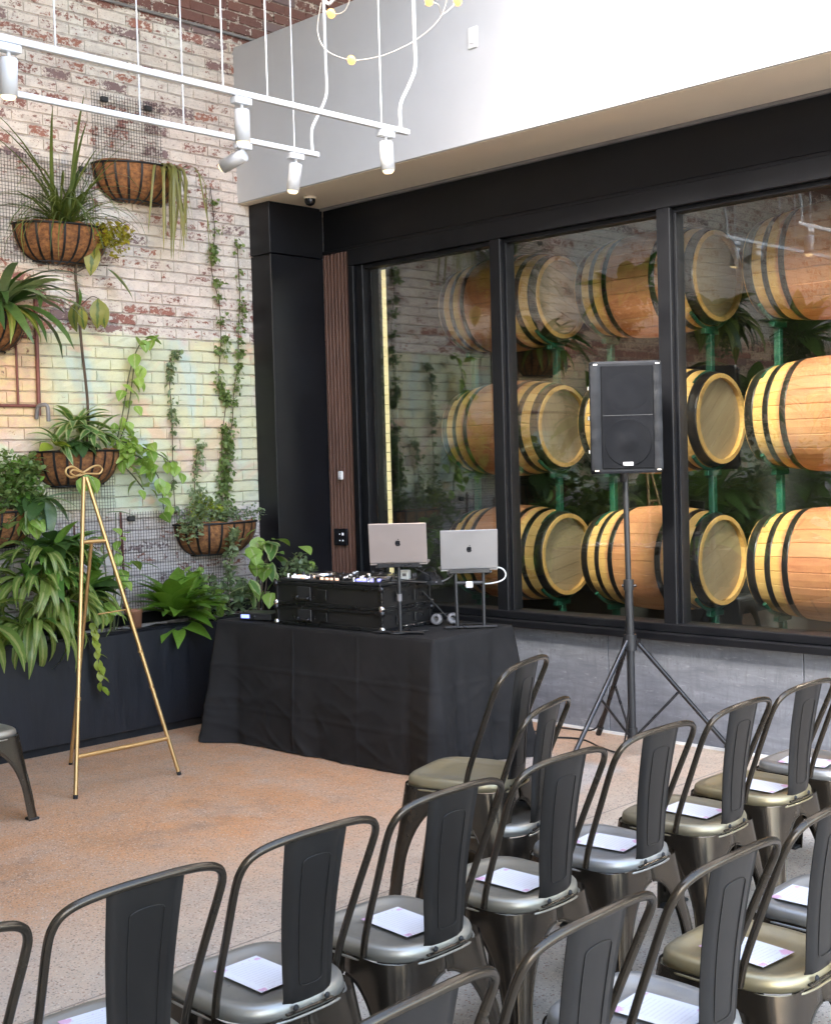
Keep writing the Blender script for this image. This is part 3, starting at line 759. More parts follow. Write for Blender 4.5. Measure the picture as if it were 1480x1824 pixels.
# az is measured from +Y, counter clockwise; -90 deg = +X = out of the wall
OUT = -PI/2
def rosette(root, key, n, size, elev, spread=PI*.55, az0=OUT, r=.02, wid=1., jit=.2, base=(0, 0, 0)):
    for k in range(n):
        a = az0+spread*(2*(k+.5)/n-1)+RNG.gauss(0, jit)
        s = RNG.uniform(*size); e = RNG.uniform(*elev)
        p = Vector(base)+Vector((-math.sin(a)*r, math.cos(a)*r, RNG.uniform(-.01, .02)))
        ob('leaf', LF[key], root, lmat(p, a, e, RNG.gauss(0, .25), s, wid))
def foliage(root, key, centres, n, size, name='foliage', up=.4, flat=1.):
    """many small leaves joined: too small to pick apart"""
    me = LF[key]; v, f, uv = GEO[me.name]; b = MB(); UV = []
    for k in range(n):
        c, r = RNG.choice(centres)
        d = Vector((RNG.gauss(0, 1), RNG.gauss(0, 1), RNG.gauss(0, 1)))
        d = d.normalized()*r*RNG.random()**.45; d.z *= flat
        M = lmat(Vector(c)+d, RNG.uniform(0, 2*PI) if RNG.random() < .5 else OUT+RNG.gauss(0, .8), RNG.gauss(up, .5), RNG.gauss(0, .5), RNG.uniform(*size))
        b.add(v, f, True, M)
        UV += uv
    me2 = b.mesh(name, MAT[KEYMAT[key]])
    l = me2.uv_layers.new(name='UVMap')
    for lp in me2.loops: l.data[lp.index].uv = UV[lp.vertex_index]
    return tag(ob(name, me2, root), kind='stuff')
KEYMAT = {k: v.materials[0] for k, v in LF.items()}
KEYMAT = {k: next(q for q, mm_ in MAT.items() if mm_ == v) for k, v in KEYMAT.items()}
def stemmed(root, path, r, mat, name='stem', n=6): MB().tube(smooth_path(path, 5), r, n).build(name, MAT[mat], root)
def along(path, t):
    P = smooth_path(path, 8); x = t*(len(P)-1); i = min(int(x), len(P)-2); return P[i].lerp(P[i+1], x-i)
W = lambda y, z, o=.05: Vector((XB+o, y, z))

# 1 drooping grass in the highest basket
p = plant('spider_grass', 'olive drooping grass hanging over the highest basket', W(5.06, 3.70, .17))
for k in range(30):
    a = OUT+RNG.gauss(0, .45); ob('leaf', LF['olive'], p, lmat((RNG.uniform(-.02, .07), RNG.gauss(0, .045), -.01), a, RNG.uniform(.5, .85), RNG.gauss(0, .1), RNG.uniform(.4, .78), 1.0))
# 2 spiky grass and 3 yellow plant
p = plant('spiky_grass', 'tall dark spiky grass standing in the basket near the left edge', W(4.33, 3.22, .12))
for k in range(120):
    a = RNG.uniform(0, 2*PI); tall = k < 18
    ob('leaf', LF['grass' if tall else 'grass_d'], p, lmat((RNG.uniform(-.05, .06), RNG.uniform(-.07, .05), 0), a if RNG.random() < .5 else OUT+RNG.gauss(0, 1.2), RNG.uniform(1.15, 1.5) if tall else RNG.uniform(.5, 1.35), RNG.gauss(0, .3), RNG.uniform(.55, .88) if tall else RNG.uniform(.4, .85), 1.3 if tall else .7))
p = plant('yellow_creeper', 'bright yellow small leaved plant spilling from the basket of spiky grass', W(4.58, 3.23, .20))
foliage(p, 'yellow', [((0, 0, -.02), .10), ((.02, .05, -.08), .10), ((0, -.06, -.05), .08), ((.01, .09, -.02), .07)], 420, (.022, .042))
# 4 strap leaved plant at the left edge
p = plant('strap_leaf_plant', 'dark strap leaved plant fanning out of the basket at the left edge', W(3.83, 2.68, .14))
rosette(p, 'strap', 26, (.45, .66), (.15, 1.2), spread=2.2, wid=1.15); rosette(p, 'strap2', 16, (.40, .6), (.2, 1.25), spread=2.0, wid=1.1)
rosette(p, 'ginger', 8, (.3, .45), (-.3, .4), spread=1.4, wid=.6)
# 5 climbing plant with tall bare stem and big leaves
p = plant('climbing_vine', 'tall bare stemmed climber with large yellowing leaves above the vine basket', W(4.44, 1.84, .10))
pth = [(0, 0, 0), (.0, .005, .3), (-.02, -.01, .65), (-.03, -.02, .95), (-.02, -.03, 1.15), (.03, .02, 1.28), (.06, .10, 1.36)]
stemmed(p, pth, .009, 'woody')
for (x, y, z, az, el, s, key) in ((.05, .10, 1.36, -2.6, -.7, .23, 'big'), (.05, .06, 1.30, -2.3, -1.0, .27, 'big'), (.05, .14, 1.33, -1.0, .1, .16, 'big'),
        (.0, .19, 1.16, -.6, -.75, .31, 'bigd'), (.02, .10, .96, -2.4, -1.15, .25, 'big'), (.0, .13, .95, -1.9, -1.2, .23, 'big'), (-.01, -.02, 1.02, -1.2, -1.3, .17, 'lance_g'), (.0, -.05, .93, -3.0, -1.1, .25, 'big'), (.0, -.01, .9, -2.3, -1.3, .19, 'big')):
    ob('leaf', LF[key], p, lmat((x, y, z), az, el, RNG.gauss(0, .2), s*.80, 1.0))
stemmed(p, [(-.02, -.03, 1.12), (.0, .07, 1.17), (.0, .19, 1.18)], .004, 'woody'); stemmed(p, [(-.02, -.02, .9), (.0, .06, .97), (.0, .12, .96)], .003, 'woody')
# 6 lance leaved plant in the basket behind the easel
p = plant('dracaena', 'cream striped lance leaved plant filling the basket behind the easel', W(4.36, 1.83, .13))
for c, n, s in (((0, -.02, .16), 30, (.17, .28)), ((.02, .10, .10), 22, (.15, .25)), ((.02, -.16, .05), 16, (.14, .22))):
    rosette(p, 'lance', n, s, (-.4, 1.2), spread=2.6, base=c, wid=1.0)
rosette(p, 'dark', 12, (.12, .17), (-.9, .1), spread=1.5, base=(.05, -.05, .04)); stemmed(p, [(0, .04, -.02), (.01, .05, .06), (.03, .09, .14)], .006, 'woody')
rosette(p, 'heart', 7, (.10, .14), (-1.2, -.5), spread=1.2, base=(.1, -.02, -.17)); rosette(p, 'lime', 6, (.09, .13), (-.5, .3), spread=1.3, base=(.06, -.22, .03))
# 7 pothos climbing right of the basket
p = plant('pothos_vine', 'pale green heart leaved vine trailing right of the easel basket', W(4.72, 1.78, .08))
paths = [[(0, -.08, .02), (.0, .0, .3), (.0, .06, .55), (.01, .14, .74), (.02, .25, .80)], [(0, -.1, 0), (.0, .02, .22), (.0, .07, .45), (.0, .10, .62)], [(.05, -.08, .05), (.06, .1, -.02), (.04, .24, -.16), (.03, .27, -.36)], [(.05, -.05, .1), (.05, .1, .06), (.03, .27, .0), (.03, .38, -.08)], [(.04, -.1, 0), (.08, .0, -.12), (.06, .10, -.22)]]
for pa in paths: stemmed(p, pa, .0045, 'stem')
for pa, n, sz in ((paths[0], 15, (.07, .125)), (paths[1], 9, (.08, .12)), (paths[2], 17, (.08, .135)), (paths[3], 16, (.06, .11)), (paths[4], 9, (.08, .13))):
    for k in range(n):
        t = (k+.6)/n; q = along(pa, t)
        ob('leaf', LF['heart' if RNG.random() < .6 else 'heart2'], p, lmat(q+Vector((RNG.uniform(0, .04), RNG.gauss(0, .03), RNG.gauss(0, .02))), OUT+RNG.gauss(0, 1.1), RNG.gauss(-.7, .5), RNG.gauss(0, .3), RNG.uniform(*sz)))
foliage(p, 'heart', [((.04, -.04, .06), .11), ((.05, .08, -.0), .1)], 90, (.04, .07))
# 8 ivies
def ivy(label, strands, n, sz, dens=.02, name='climbing_ivy', key='ivy'):
    y0, z0 = strands[0][0]; g = plant(name, label, W(y0, z0, .02), 'ivy strands on the brick wall'); L0 = g.location
    for st_ in strands:
        pa = [Vector((RNG.uniform(0, .012), y-y0, z-z0)) for y, z in st_]
        stemmed(g, pa, .003, 'woody', n=5)
        cs = [(along(pa, RNG.random())+Vector((.015, RNG.gauss(0, .008), 0)), dens*RNG.uniform(.4, 1.6)) for k in range(40)]
        foliage(g, key, cs, int(n*1.7), sz, up=-.5)
ivy('long dark ivy strand climbing the wall beside the black column', [[(5.56, 1.32), (5.54, 1.62), (5.57, 1.95), (5.60, 2.15), (5.55, 2.3), (5.58, 2.6), (5.57, 2.85), (5.52, 3.1), (5.56, 3.35), (5.53, 3.66)]], 360, (.022, .038), .040)
ivy('second dark ivy strand nearest the black column', [[(5.60, 1.40), (5.60, 1.72), (5.66, 2.02), (5.68, 2.24), (5.73, 2.43), (5.74, 2.66), (5.76, 2.92), (5.75, 3.3)]], 250, (.020, .035), .034)
ivy('dense lower ivy clump above the basket by the column', [[(5.53, 1.30), (5.54, 1.5), (5.58, 1.72), (5.60, 1.9)]], 250, (.024, .040), .052)
ivy('thin pale ivy strand left of the dark strands', [[(5.14, 1.38), (5.13, 1.7), (5.14, 2.0), (5.13, 2.25), (5.14, 2.42), (5.20, 2.49)]], 170, (.022, .038), .026, key='grey')
ivy('short pale ivy strand above the small leaved basket', [[(5.33, 1.36), (5.31, 1.55), (5.33, 1.75), (5.36, 1.86)]], 130, (.022, .04), .035, key='pale')
p = plant('small_leaf_bush', 'light green small leaved bush in the basket by the column', W(5.30, 1.34, .15))
foliage(p, 'pale', [((0, 0, .05), .11), ((.02, -.12, .0), .11), ((0, .12, .04), .09), ((.04, -.17, -.07), .09), ((0, -.03, .12), .08)], 640, (.022, .042))
foliage(p, 'lime', [((.02, -.05, .08), .1), ((.03, .06, .05), .08)], 120, (.022, .04))
p = plant('trailing_sprig', 'thin grey green sprigs at the right end of the basket by the column', W(5.66, 1.33, .12))
foliage(p, 'grey', [((0, 0, .03), .08), ((0, .1, .03), .07), ((.02, -.1, .02), .07)], 190, (.02, .034))
# 9 left edge basket: bush and pothos
p = plant('round_bush', 'round dense bush cut off by the left edge', W(3.84, 1.66, .16))
foliage(p, 'ivy', [((0, 0, .02), .17), ((0, .1, -.08), .14), ((.03, -.12, -.05), .16), ((0, .14, .06), .09)], 900, (.028, .05)); foliage(p, 'green' if 'green' in LF else 'ovate', [((.03, .0, .0), .17), ((.03, .08, -.1), .14)], 220, (.03, .055))
p = plant('pothos', 'pothos with cream edged leaves under the round bush', W(3.95, 1.47, .18))
rosette(p, 'bigd', 16, (.11, .18), (-1.3, .1), spread=1.7, wid=1.15); rosette(p, 'dark', 9, (.16, .26), (-1.2, -.2), spread=1.6, base=(.02, .05, .08)); rosette(p, 'heart', 8, (.09, .14), (-1.4, -.4), base=(.05, -.02, -.06))
rosette(p, 'strap2', 5, (.3, .45), (.0, .7), spread=1.4, wid=.5)
# 10 big striped mass in the planter at the left edge
PX = .30
p = plant('striped_ginger', 'big mass of yellow striped strap leaves spilling over the planter', W(3.98, .78, PX))
for c, n, s, e in (((0, -.05, .25), 40, (.32, .5), (-.2, 1.2)), ((.05, .10, .12), 40, (.30, .48), (-.4, 1.0)), ((.06, -.12, .02), 34, (.32, .5), (-.7, .6)), ((-.02, .0, .42), 22, (.26, .4), (-.1, 1.1))):
    for key in ('ginger', 'ginger2'): rosette(p, key, int(n*.62), (s[0]*.72, s[1]*.85), e, spread=2.4, base=c, r=.09, wid=.66, jit=.4)
    rosette(p, 'lance_g', 7, (s[0]*.6, s[1]*.8), e, spread=2.4, base=c, r=.08, wid=.8, jit=.5)
rosette(p, 'lance_g', 26, (.22, .36), (-.3, 1.1), spread=2.5, base=(.02, .02, .35), wid=1.3)
rosette(p, 'dark', 14, (.13, .2), (-.4, .8), spread=2.0, base=(.03, .05, .48))
p = plant('monstera', 'broad dark glossy leaves rising between the striped plant and the easel', W(4.18, .82, PX-.04))
rosette(p, 'ovate', 16, (.17, .26), (-.5, .8), spread=2.0, base=(0, 0, .35), wid=1.2); rosette(p, 'dark', 16, (.15, .24), (-.7, .6), spread=2.2, base=(.03, .08, .12), wid=1.1); rosette(p, 'heart', 9, (.12, .18), (-1., .1), spread=1.6, base=(.06, .16, .03)); rosette(p, 'lance_g', 7, (.28, .42), (.5, 1.2), spread=2.2, base=(0, .08, .1), wid=.9)
for k in range(6): stemmed(p, [(0, 0, -.15), (RNG.uniform(-.03, .05), RNG.uniform(-.08, .1), .15), (RNG.uniform(-.05, .08), RNG.uniform(-.12, .14), .36)], .006, 'stem')
p = plant('string_vine', 'single lime green vine arching over the planter front beside the easel', W(4.0, .86, .46))
pa = [(-.06, -.14, -.12), (-.02, -.05, .02), (.02, .04, .06), (.06, .12, .0), (.07, .165, -.12), (.075, .185, -.28), (.075, .20, -.50)]
stemmed(p, pa, .006, 'stem')
for k in range(17):
    q = along(pa, .62+.38*k/16); ob('leaf', LF['lime'], p, lmat(q, OUT+RNG.gauss(0, .9), RNG.gauss(-.9, .4), 0, RNG.uniform(.05, .085), 1.2))
# 11 young pothos shoots and clay pot behind the easel
p = plant('young_pothos', 'sparse young shoots with round leaves behind the easel rear leg', W(4.50, .70, .20))
for y, z in ((-.05, .62), (.03, .52), (.10, .28), (-.02, .2), (.06, .72)): stemmed(p, [(0, y*.3, -.05), (.01, y*.7, z*.5), (.0, y, z)], .004, 'stem')
for k in range(22):
    ob('leaf', LF['heart'], p, lmat((RNG.uniform(0, .06), RNG.gauss(.02, .07), RNG.uniform(.05, .72)), OUT+RNG.gauss(0, 1.), RNG.gauss(-.4, .5), 0, RNG.uniform(.06, .12)))
ob('leaf', LF['lance_g'], p, lmat((0, .18, .38), -.3, .1, 0, .2, .7)); ob('leaf', LF['lance_g'], p, lmat((0, -.02, .72), -.5, .2, 0, .22, .8))
tc = thing('clay_pot', 'slim terracotta pot standing on the planter soil behind the easel', 'pot', W(4.615, .64, .30))
MB().lathe([(.0, 0), (.035, 0), (.042, .13), (.047, .133), (.047, .155), (.038, .155), (.034, .11), (0, .11)], 20).build('pot_body', MAT['terracotta'], tc)
# 12 bird's nest fern
p = plant('birds_nest_fern', 'glossy broad leaved fern rosette at the middle of the planter', W(4.88, .67, .37))
rosette(p, 'fern', 22, (.26, .38), (.6, 1.35), spread=PI, wid=1.0, jit=.3, base=(0, 0, .08)); rosette(p, 'fern', 13, (.24, .34), (.1, .7), spread=1.8, wid=1.0, base=(0, 0, .06)); rosette(p, 'lance_g', 9, (.25, .36), (.5, 1.2), spread=PI, base=(-.03, .02, .06), wid=1.3); rosette(p, 'fern', 4, (.2, .28), (-.2, .3), spread=1.2, wid=1.0)
# 13 small shrubs right
p = plant('leafy_shrub', 'grey green leafy shrub in the planter left of the table', W(5.12, .68, .28))
for k in range(7): stemmed(p, [(0, RNG.uniform(-.08, .08), -.04), (.0, RNG.uniform(-.12, .12), .12), (.02, RNG.uniform(-.16, .14), .30)], .005, 'stem')
foliage(p, 'grey', [((0, 0, .1), .13), ((.02, .10, .16), .13), ((.0, -.1, .12), .11), ((0, .0, .25), .09)], 300, (.045, .08)); foliage(p, 'heart', [((.03, .06, .08), .13), ((.03, -.06, .24), .1)], 90, (.05, .085))
p = plant('upright_sprig', 'upright sprig of small round yellow green leaves below the column basket', W(5.38, .70, .30))
stemmed(p, [(0, 0, -.05), (.0, -.02, .18), (.01, .0, .38), (.0, .04, .52)], .005, 'stem')
foliage(p, 'pale', [((.0, .0, .18), .06), ((.0, -.01, .28), .06), ((.0, .01, .38), .06), ((0, .03, .48), .05), ((0, .04, .53), .035)], 210, (.035, .055)); foliage(p, 'grey', [((.02, .03, .06), .13), ((.0, .10, .12), .1)], 150, (.045, .08))
p = plant('croton', 'pale leaved shrub with broad cream leaves behind the router', W(5.60, .70, .30))
for k in range(6): stemmed(p, [(0, RNG.uniform(-.04, .06), -.04), (.02, RNG.uniform(-.05, .1), .2), (.03, RNG.uniform(-.08, .14), .42)], .006, 'woody')
for k in range(34):
    ob('leaf', LF['heart' if k % 3 else 'bigd'], p, lmat((RNG.uniform(-.02, .12), RNG.gauss(.03, .11), RNG.uniform(.08, .50)), OUT+RNG.gauss(0, 1.2), RNG.gauss(-.5, .6), 0, RNG.uniform(.10, .17), 1.1))
p = plant('dark_sprig', 'dark small leaved sprigs leaning past the column behind the flight case', W(5.80, .72, .36))
for k in range(4): stemmed(p, [(0, 0, -.05), (.03, .05*k-.05, .15), (.08, .06*k-.02, .30)], .004, 'stem')
foliage(p, 'grey', [((.05, .0, .22), .07), ((.1, .06, .28), .08), ((.12, .12, .22), .07), ((.04, .03, .1), .09)], 190, (.035, .06))
# planting farther along the wall: seen only mirrored in the window glass
for i, (y, h, key) in enumerate(((3.3, .75, 'ginger'), (2.6, .95, 'lance_g'), (1.9, .7, 'fern'), (1.1, .9, 'lance_g'), (.3, .8, 'ginger'), (-.6, 1.0, 'fern'))):
    g = plant('leafy_clump', ('striped strap leaved clump mirrored in the glass of the middle pane', 'tall lance leaved clump mirrored low in the middle pane', 'broad fern clump mirrored behind the loudspeaker', 'lance leaved clump mirrored beside the right mullion', 'striped clump mirrored in the right pane', 'tall fern clump mirrored at the far right of the glass')[i], W(y, .7, .28), 'planting mirrored in the glass')
    for q in range(3): rosette(g, key, 26, (.35, .6), (-.3, 1.3), spread=PI, base=(0, RNG.uniform(-.2, .2), .1+h*.28*q), r=.08, wid=1.1)
    foliage(g, 'ivy', [((0, RNG.uniform(-.3, .3), RNG.uniform(0, h)), .22) for _ in range(5)], 500, (.05, .09))
for i, (y, z) in enumerate(((3.05, 2.0), (2.5, 3.25), (1.75, 2.3), (.9, 3.1), (.1, 2.2), (-.9, 3.0), (-1.8, 2.2))):
    g = plant('hanging_plant', ('dark strap leaved wall plant mirrored in the middle pane', 'high lance leaved wall plant mirrored near the top of the middle pane', 'grassy wall plant mirrored above the loudspeaker', 'high striped wall plant mirrored by the right mullion', 'strap leaved wall plant mirrored in the right pane', 'high lance leaved wall plant mirrored in the right pane', 'grassy wall plant mirrored at the far right of the glass')[i], W(y, z, .16), 'planting mirrored in the glass')
    for q in range(2): rosette(g, ('strap', 'lance_g', 'grass_d', 'ginger')[(i+q) % 4], 34, (.4, .7), (-.2, 1.3), spread=2.6, base=(0, RNG.uniform(-.1, .1), .05*q), r=.06, wid=1.2)
    foliage(g, 'dark', [((0, RNG.uniform(-.25, .25), RNG.uniform(-.3, .1)), .2) for _ in range(4)], 350, (.05, .09))

# ================================================================ track lights
def track(label, x, y1, z, heads, rods, feed):
    g = thing('light_track', label, 'track light', (x, 0, z), 0, 'suspended white light tracks')
    MB().box((-.012, -2.4, -.013), (.012, y1, .013), .003).build('rail', MAT['white_metal'], g)
    for y in rods: MB().tube([(0, y, .016), (0, y, ZC-z)], .0035, 8).build('rod', MAT['white_metal'], g)
    MB().tube(smooth_path([(0, feed, .016), (0, feed, .12), (.01, feed+.05, .22), (.02, feed+.09, .32), (.02, feed+.09, .5), (.02, feed+.09, 1.2), (.02, feed+.09, ZC-z)], 5), .0085, 8).build('feed_conduit', MAT['white_metal'], g)
    for y, aim, lab, power, size in heads:
        h = thing('spot_lamp', lab, 'spotlight', (x, y, z-.017), 0, 'white spotlights on the tracks')
        MB().box((-.02, -.045, -.03), (.02, .045, -.001), .003).build('adapter', MAT['white_metal'], h)
        MB().tube([(0, 0, -.03), (0, 0, -.065)], .008, 8).build('neck', MAT['white_metal'], h)
        d = Vector(aim)-Vector((x, y, z-.13)); d.normalize()
        M = Matrix.Translation((0, 0, -.06)) @ (-d).to_track_quat('Z', 'Y').to_matrix().to_4x4()
        MB().lathe([(0, .01), (.029, .01), (.033, .004), (.033, -.125), (.028, -.125), (.028, -.112)], 24, M).build('lamp_body', MAT['white_metal'], h)
        MB().lathe([(.0279, -.120), (.0265, -.130), (.018, -.139), (0, -.142)], 24, M).build('lens', MAT['lens'], h)
        l = bpy.data.lights.new('spot_light', 'SPOT'); l.energy = power; l.color = (1, .70, .40); l.spot_size = rad(size); l.spot_blend = .6; l.shadow_soft_size = .028
        lo = ob('spot_light', l, h, Matrix.Translation((0, 0, -.06)) @ (-d).to_track_quat('Z', 'Y').to_matrix().to_4x4() @ Matrix.Translation((0, 0, -.13)))
TZ = 3.285
track('nearer white light track hanging by rods in front of the fascia', -4.37, 4.49, TZ,
      [(2.40, (-4.75, 2.45, 0), 'white spotlight at the left edge on the nearer track', 15, 60), (3.475, (-4.5, 3.6, 0), 'upright white spotlight in the middle of the nearer track', 15, 60), (4.335, (-4.35, 4.6, 0), 'white spotlight at the end of the nearer track', 15, 60),
       (1.2, (-7.3, 1.4, 2.6), 'white spotlight on the nearer track mirrored in the glass', 14, 50), (-.2, (-7.3, .2, 2.6), 'white spotlight on the nearer track left of view', 14, 50)],
      (2.595, 3.38, 3.62, 4.31, .9, -.8), 4.44)
track('farther white light track hanging by rods against the fascia', -4.98, 4.45, TZ,
      [(3.96, (-6.3, 3.5, 2.7), 'tilted white spotlight near the end of the farther track', 17, 60), (4.295, (-5.5, 4.1, 0), 'white spotlight at the end of the farther track', 15, 60),
       (2.2, (-7.36, 4.2, 2.9), 'white spotlight on the farther track left of view', 85, 50), (.8, (-7.3, .5, 2.4), 'white spotlight on the farther track mirrored in the glass', 14, 50)],
      (2.2, 3.375, 3.615, 4.29, .6, -1.), 4.41)
# ---- string of bulbs hanging from a canopy
def RP(u, v, t): return CAM+(cR*(u-740)/2285-cU*(v-912)/2285+fw)*t
pd = thing('pendant_canopy', 'white ceiling pendant holding the loops of bulb cord', 'pendant', RP(585, -18, 5.5))
MB().box((-.05, -.05, -.0), (.05, .05, .07), .006).build('canopy_box', MAT['white_metal'], pd)
MB().tube([(0, 0, .07), (0, 0, ZC-pd.location.z)], .008, 8).build('hanger', MAT['white_metal'], pd)
MB().tube(smooth_path([(0.01, 0, .0), (.03, .01, -.03), (.0, .0, -.06), (-.02, -.01, -.03)], 5), .007, 8).build('hook', MAT['white_metal'], pd)
sg = thing('bulb_string', 'thin cord looping between small warm bulbs under the ceiling', 'string light', RP(625, 106, 5.5))
o0 = sg.location.copy()
c1 = [RP(u, v, t)-o0 for u, v, t in ((572, 5, 5.5), (566, 55, 5.55), (580, 88, 5.5), (612, 104, 5.5), (640, 107, 5.5), (690, 96, 5.45), (745, 68, 5.4), (785, 30, 5.35), (800, -20, 5.3))]
c2 = [RP(u, v, t)-o0 for u, v, t in ((575, 0, 5.45), (578, 18, 5.4), (596, 25, 5.4), (615, 18, 5.35), (628, -15, 5.3))]
c3 = [RP(u, v, t)-o0 for u, v, t in ((745, -20, 5.2), (760, 0, 5.2), (780, 8, 5.2), (788, 25, 5.25), (815, 2, 5.25), (822, -20, 5.3))]
for c in (c1, c2, c3): MB().tube(smooth_path(c, 6), .0022, 6).build('cord', MAT['clear_cord'], sg)
for u, v, t in ((626, 107, 5.5), (590, 24, 5.4), (764, 2, 5.2), (815, 2, 5.25)):
    c = RP(u, v, t)-o0
    MB().lathe([(0, -.034), (.010, -.028), (.017, -.012), (.017, .012), (.010, .028), (0, .034)], 14, Matrix.Translation(c) @ Matrix.Rotation(PI/2, 4, 'X') @ Matrix.Rotation(.7, 4, 'Y')).build('bulb', MAT['bulb'], sg)
    MB().tube([c+Vector((-.035, .02, 0)), c+Vector((-.02, .012, 0))], .007, 8).build('socket', MAT['white_plastic'], sg)

# ---- small wall devices
g = thing('wall_plate', 'small white blank plate high on the white fascia', 'wall plate', (-5.078, 5.786, 4.19))
MB().box((-.037, -.006, -.062), (.037, .003, .062), .003).build('plate', MAT['white_plastic'], g); MB().box((-.016, -.0095, -.035), (.016, -.0065, .035), .002).build('switch', MAT['white_plastic'], g)
g = thing('security_camera', 'small dark dome camera under the fascia soffit', 'camera', (-6.84, 6.02, 3.574))
MB().lathe([(0, 0), (.045, 0), (.045, -.012), (.040, -.018)], 24).build('base', MAT['soffit'], g); MB().lathe([(.038, -.016), (.037, -.04), (.028, -.056), (.012, -.064), (0, -.066)], 24).build('dome', MAT['screen'], g)
g = thing('sensor_box', 'tiny white sensor box on the walnut slats', 'sensor', (-6.985, YW-.008, 1.608))
MB().box((-.022, -.022, -.032), (.022, 0, .032), .006).build('housing', MAT['white_plastic'], g); MB().box((-.008, -.0245, -.02), (.008, -.0225, .004), .001).build('button', MAT['badge'], g)
g = thing('control_panel', 'black touch panel with small icons on the walnut slats', 'control panel', (-7.0, YW-.008, 1.155))
MB().box((-.07, -.02, -.062), (.07, 0, .062), .004).build('plate', MAT['screen'], g)
for x, z, s in ((.03, .022, .009), (-.004, .022, .004), (-.004, -.026, .004), (.03, -.026, .005)): MB().box((x-s, -.0225, z-s), (x+s, -.0205, z+s)).build('icon', MAT['icon'], g)

# ================================================================ table with gear
TA = rad(3.2); TO = Vector((-5.575, 5.19, 0)); TW, TD, TH = .875, .345, .75
TM = Matrix.Translation(TO) @ Matrix.Rotation(TA, 4, 'Z')
tb = thing('folding_table', 'long folding table hidden under the black cloth', 'table', TO, TA)
MB().box((-TW+.015, -TD+.015, TH-.05), (TW-.015, TD-.015, TH-.008), .006).build('tabletop', MAT['plastic'], tb)
for sx in (-1, 1):
    for sy in (-1, 1): MB().tube([(sx*.72, sy*.28, 0), (sx*.72, sy*.28, TH-.05)], .014, 8).build('leg', MAT['conduit'], tb)
ct = thing('tablecloth', 'plain black cloth draped to the floor over the long table', 'tablecloth', TO, TA)
b = MB(); per = []
def side(ax, ay, bx, by, n):
    for k in range(n): per.append((ax+(bx-ax)*k/n, ay+(by-ay)*k/n))
side(-TW, -TD, TW, -TD, 200); side(TW, -TD, TW, TD, 84); side(TW, TD, -TW, TD, 70); side(-TW, TD, -TW, -TD, 84)
NP = len(per); rows = 64
from mathutils import noise as NZ_
def ridge(x, y, q): return max(0., 1-abs(NZ_.noise(Vector((x, y, q)))*2.6))**2
for j in range(rows+1):
    t = j/rows
    for i, (x, y) in enumerate(per):
        nx = ny = 0.
        ex = TW-abs(x); ey = TD-abs(y)
        if ey < 1e-6: ny = math.copysign(1, y)
        if ex < 1e-6: nx = math.copysign(1, x)
        dc = (ex if ey < 1e-6 else ey)
        s = x if ey < 1e-6 else y*1.3+7
        tf = t**1.1
        # soft hanging folds, deeper toward the hem; sharper ones on the short ends
        fold = .016*NZ_.noise(Vector((s*2.2, .3, 1.7)))*tf+.013*(abs(math.sin(s*5.2+1.1*NZ_.noise(Vector((s, t, 4)))))-.6)*tf
        if ex < 1e-6: fold += .022*(abs(math.sin(y*9.5+.7))**.7-.6)*tf
        # the corner: spare cloth hangs out as a point, tucked in beside it
        fl_ = .105*t*math.exp(-(dc/.11)**2)-.050*t**.7*math.exp(-((dc-.17)/.05)**2)*(1 if ex < 1e-6 else .35)
        off = .005+.020*t+fold+fl_
        kn = math.hypot(nx, ny) or 1
        X = x+nx/kn*off+(math.copysign(1, x)*fl_*.55 if ey < 1e-6 and nx == 0 else 0); Y = y+ny/kn*off+(math.copysign(1, y)*fl_*.55 if ex < 1e-6 and ny == 0 else 0)
        # pressed creases from being folded away, and slack wrinkles dragging across the lower half
        cr = 0
        if ey < 1e-6 and y < 0: cr = .007*math.exp(-((x+.20)/.007)**2)+.004*math.exp(-((x-.32)/.007)**2)
        cr += .0035*math.exp(-((t-.36)/.012)**2)+.0035*math.exp(-((t-.70)/.012)**2)
        wr = (.010*ridge(s*2.3+t*1.6, t*2.2-s*.7, 3.1)+.007*ridge(s*5-t*3.4, t*4.6, 8.2))*min(1, t*1.6)*(.4+.6*t)
        d_ = cr*min(1, t*8)+wr
        z = TH*(1-t)*1.0+.010*t*NZ_.noise(Vector((s*1.8, 9.1, 0)))
        if t > .94: z = max(z, .004+.010*abs(NZ_.noise(Vector((s*7, 2.2, t*9)))))
        if j == 0: X, Y, z, d_ = x, y, TH, 0
        b.v.append((X+nx/kn*d_, Y+ny/kn*d_, max(z, .004)))
for j in range(rows):
    for i in range(NP):
        i2 = (i+1) % NP; b.f.append((j*NP+i, (j+1)*NP+i, (j+1)*NP+i2, j*NP+i2)); b.sm.append(True)
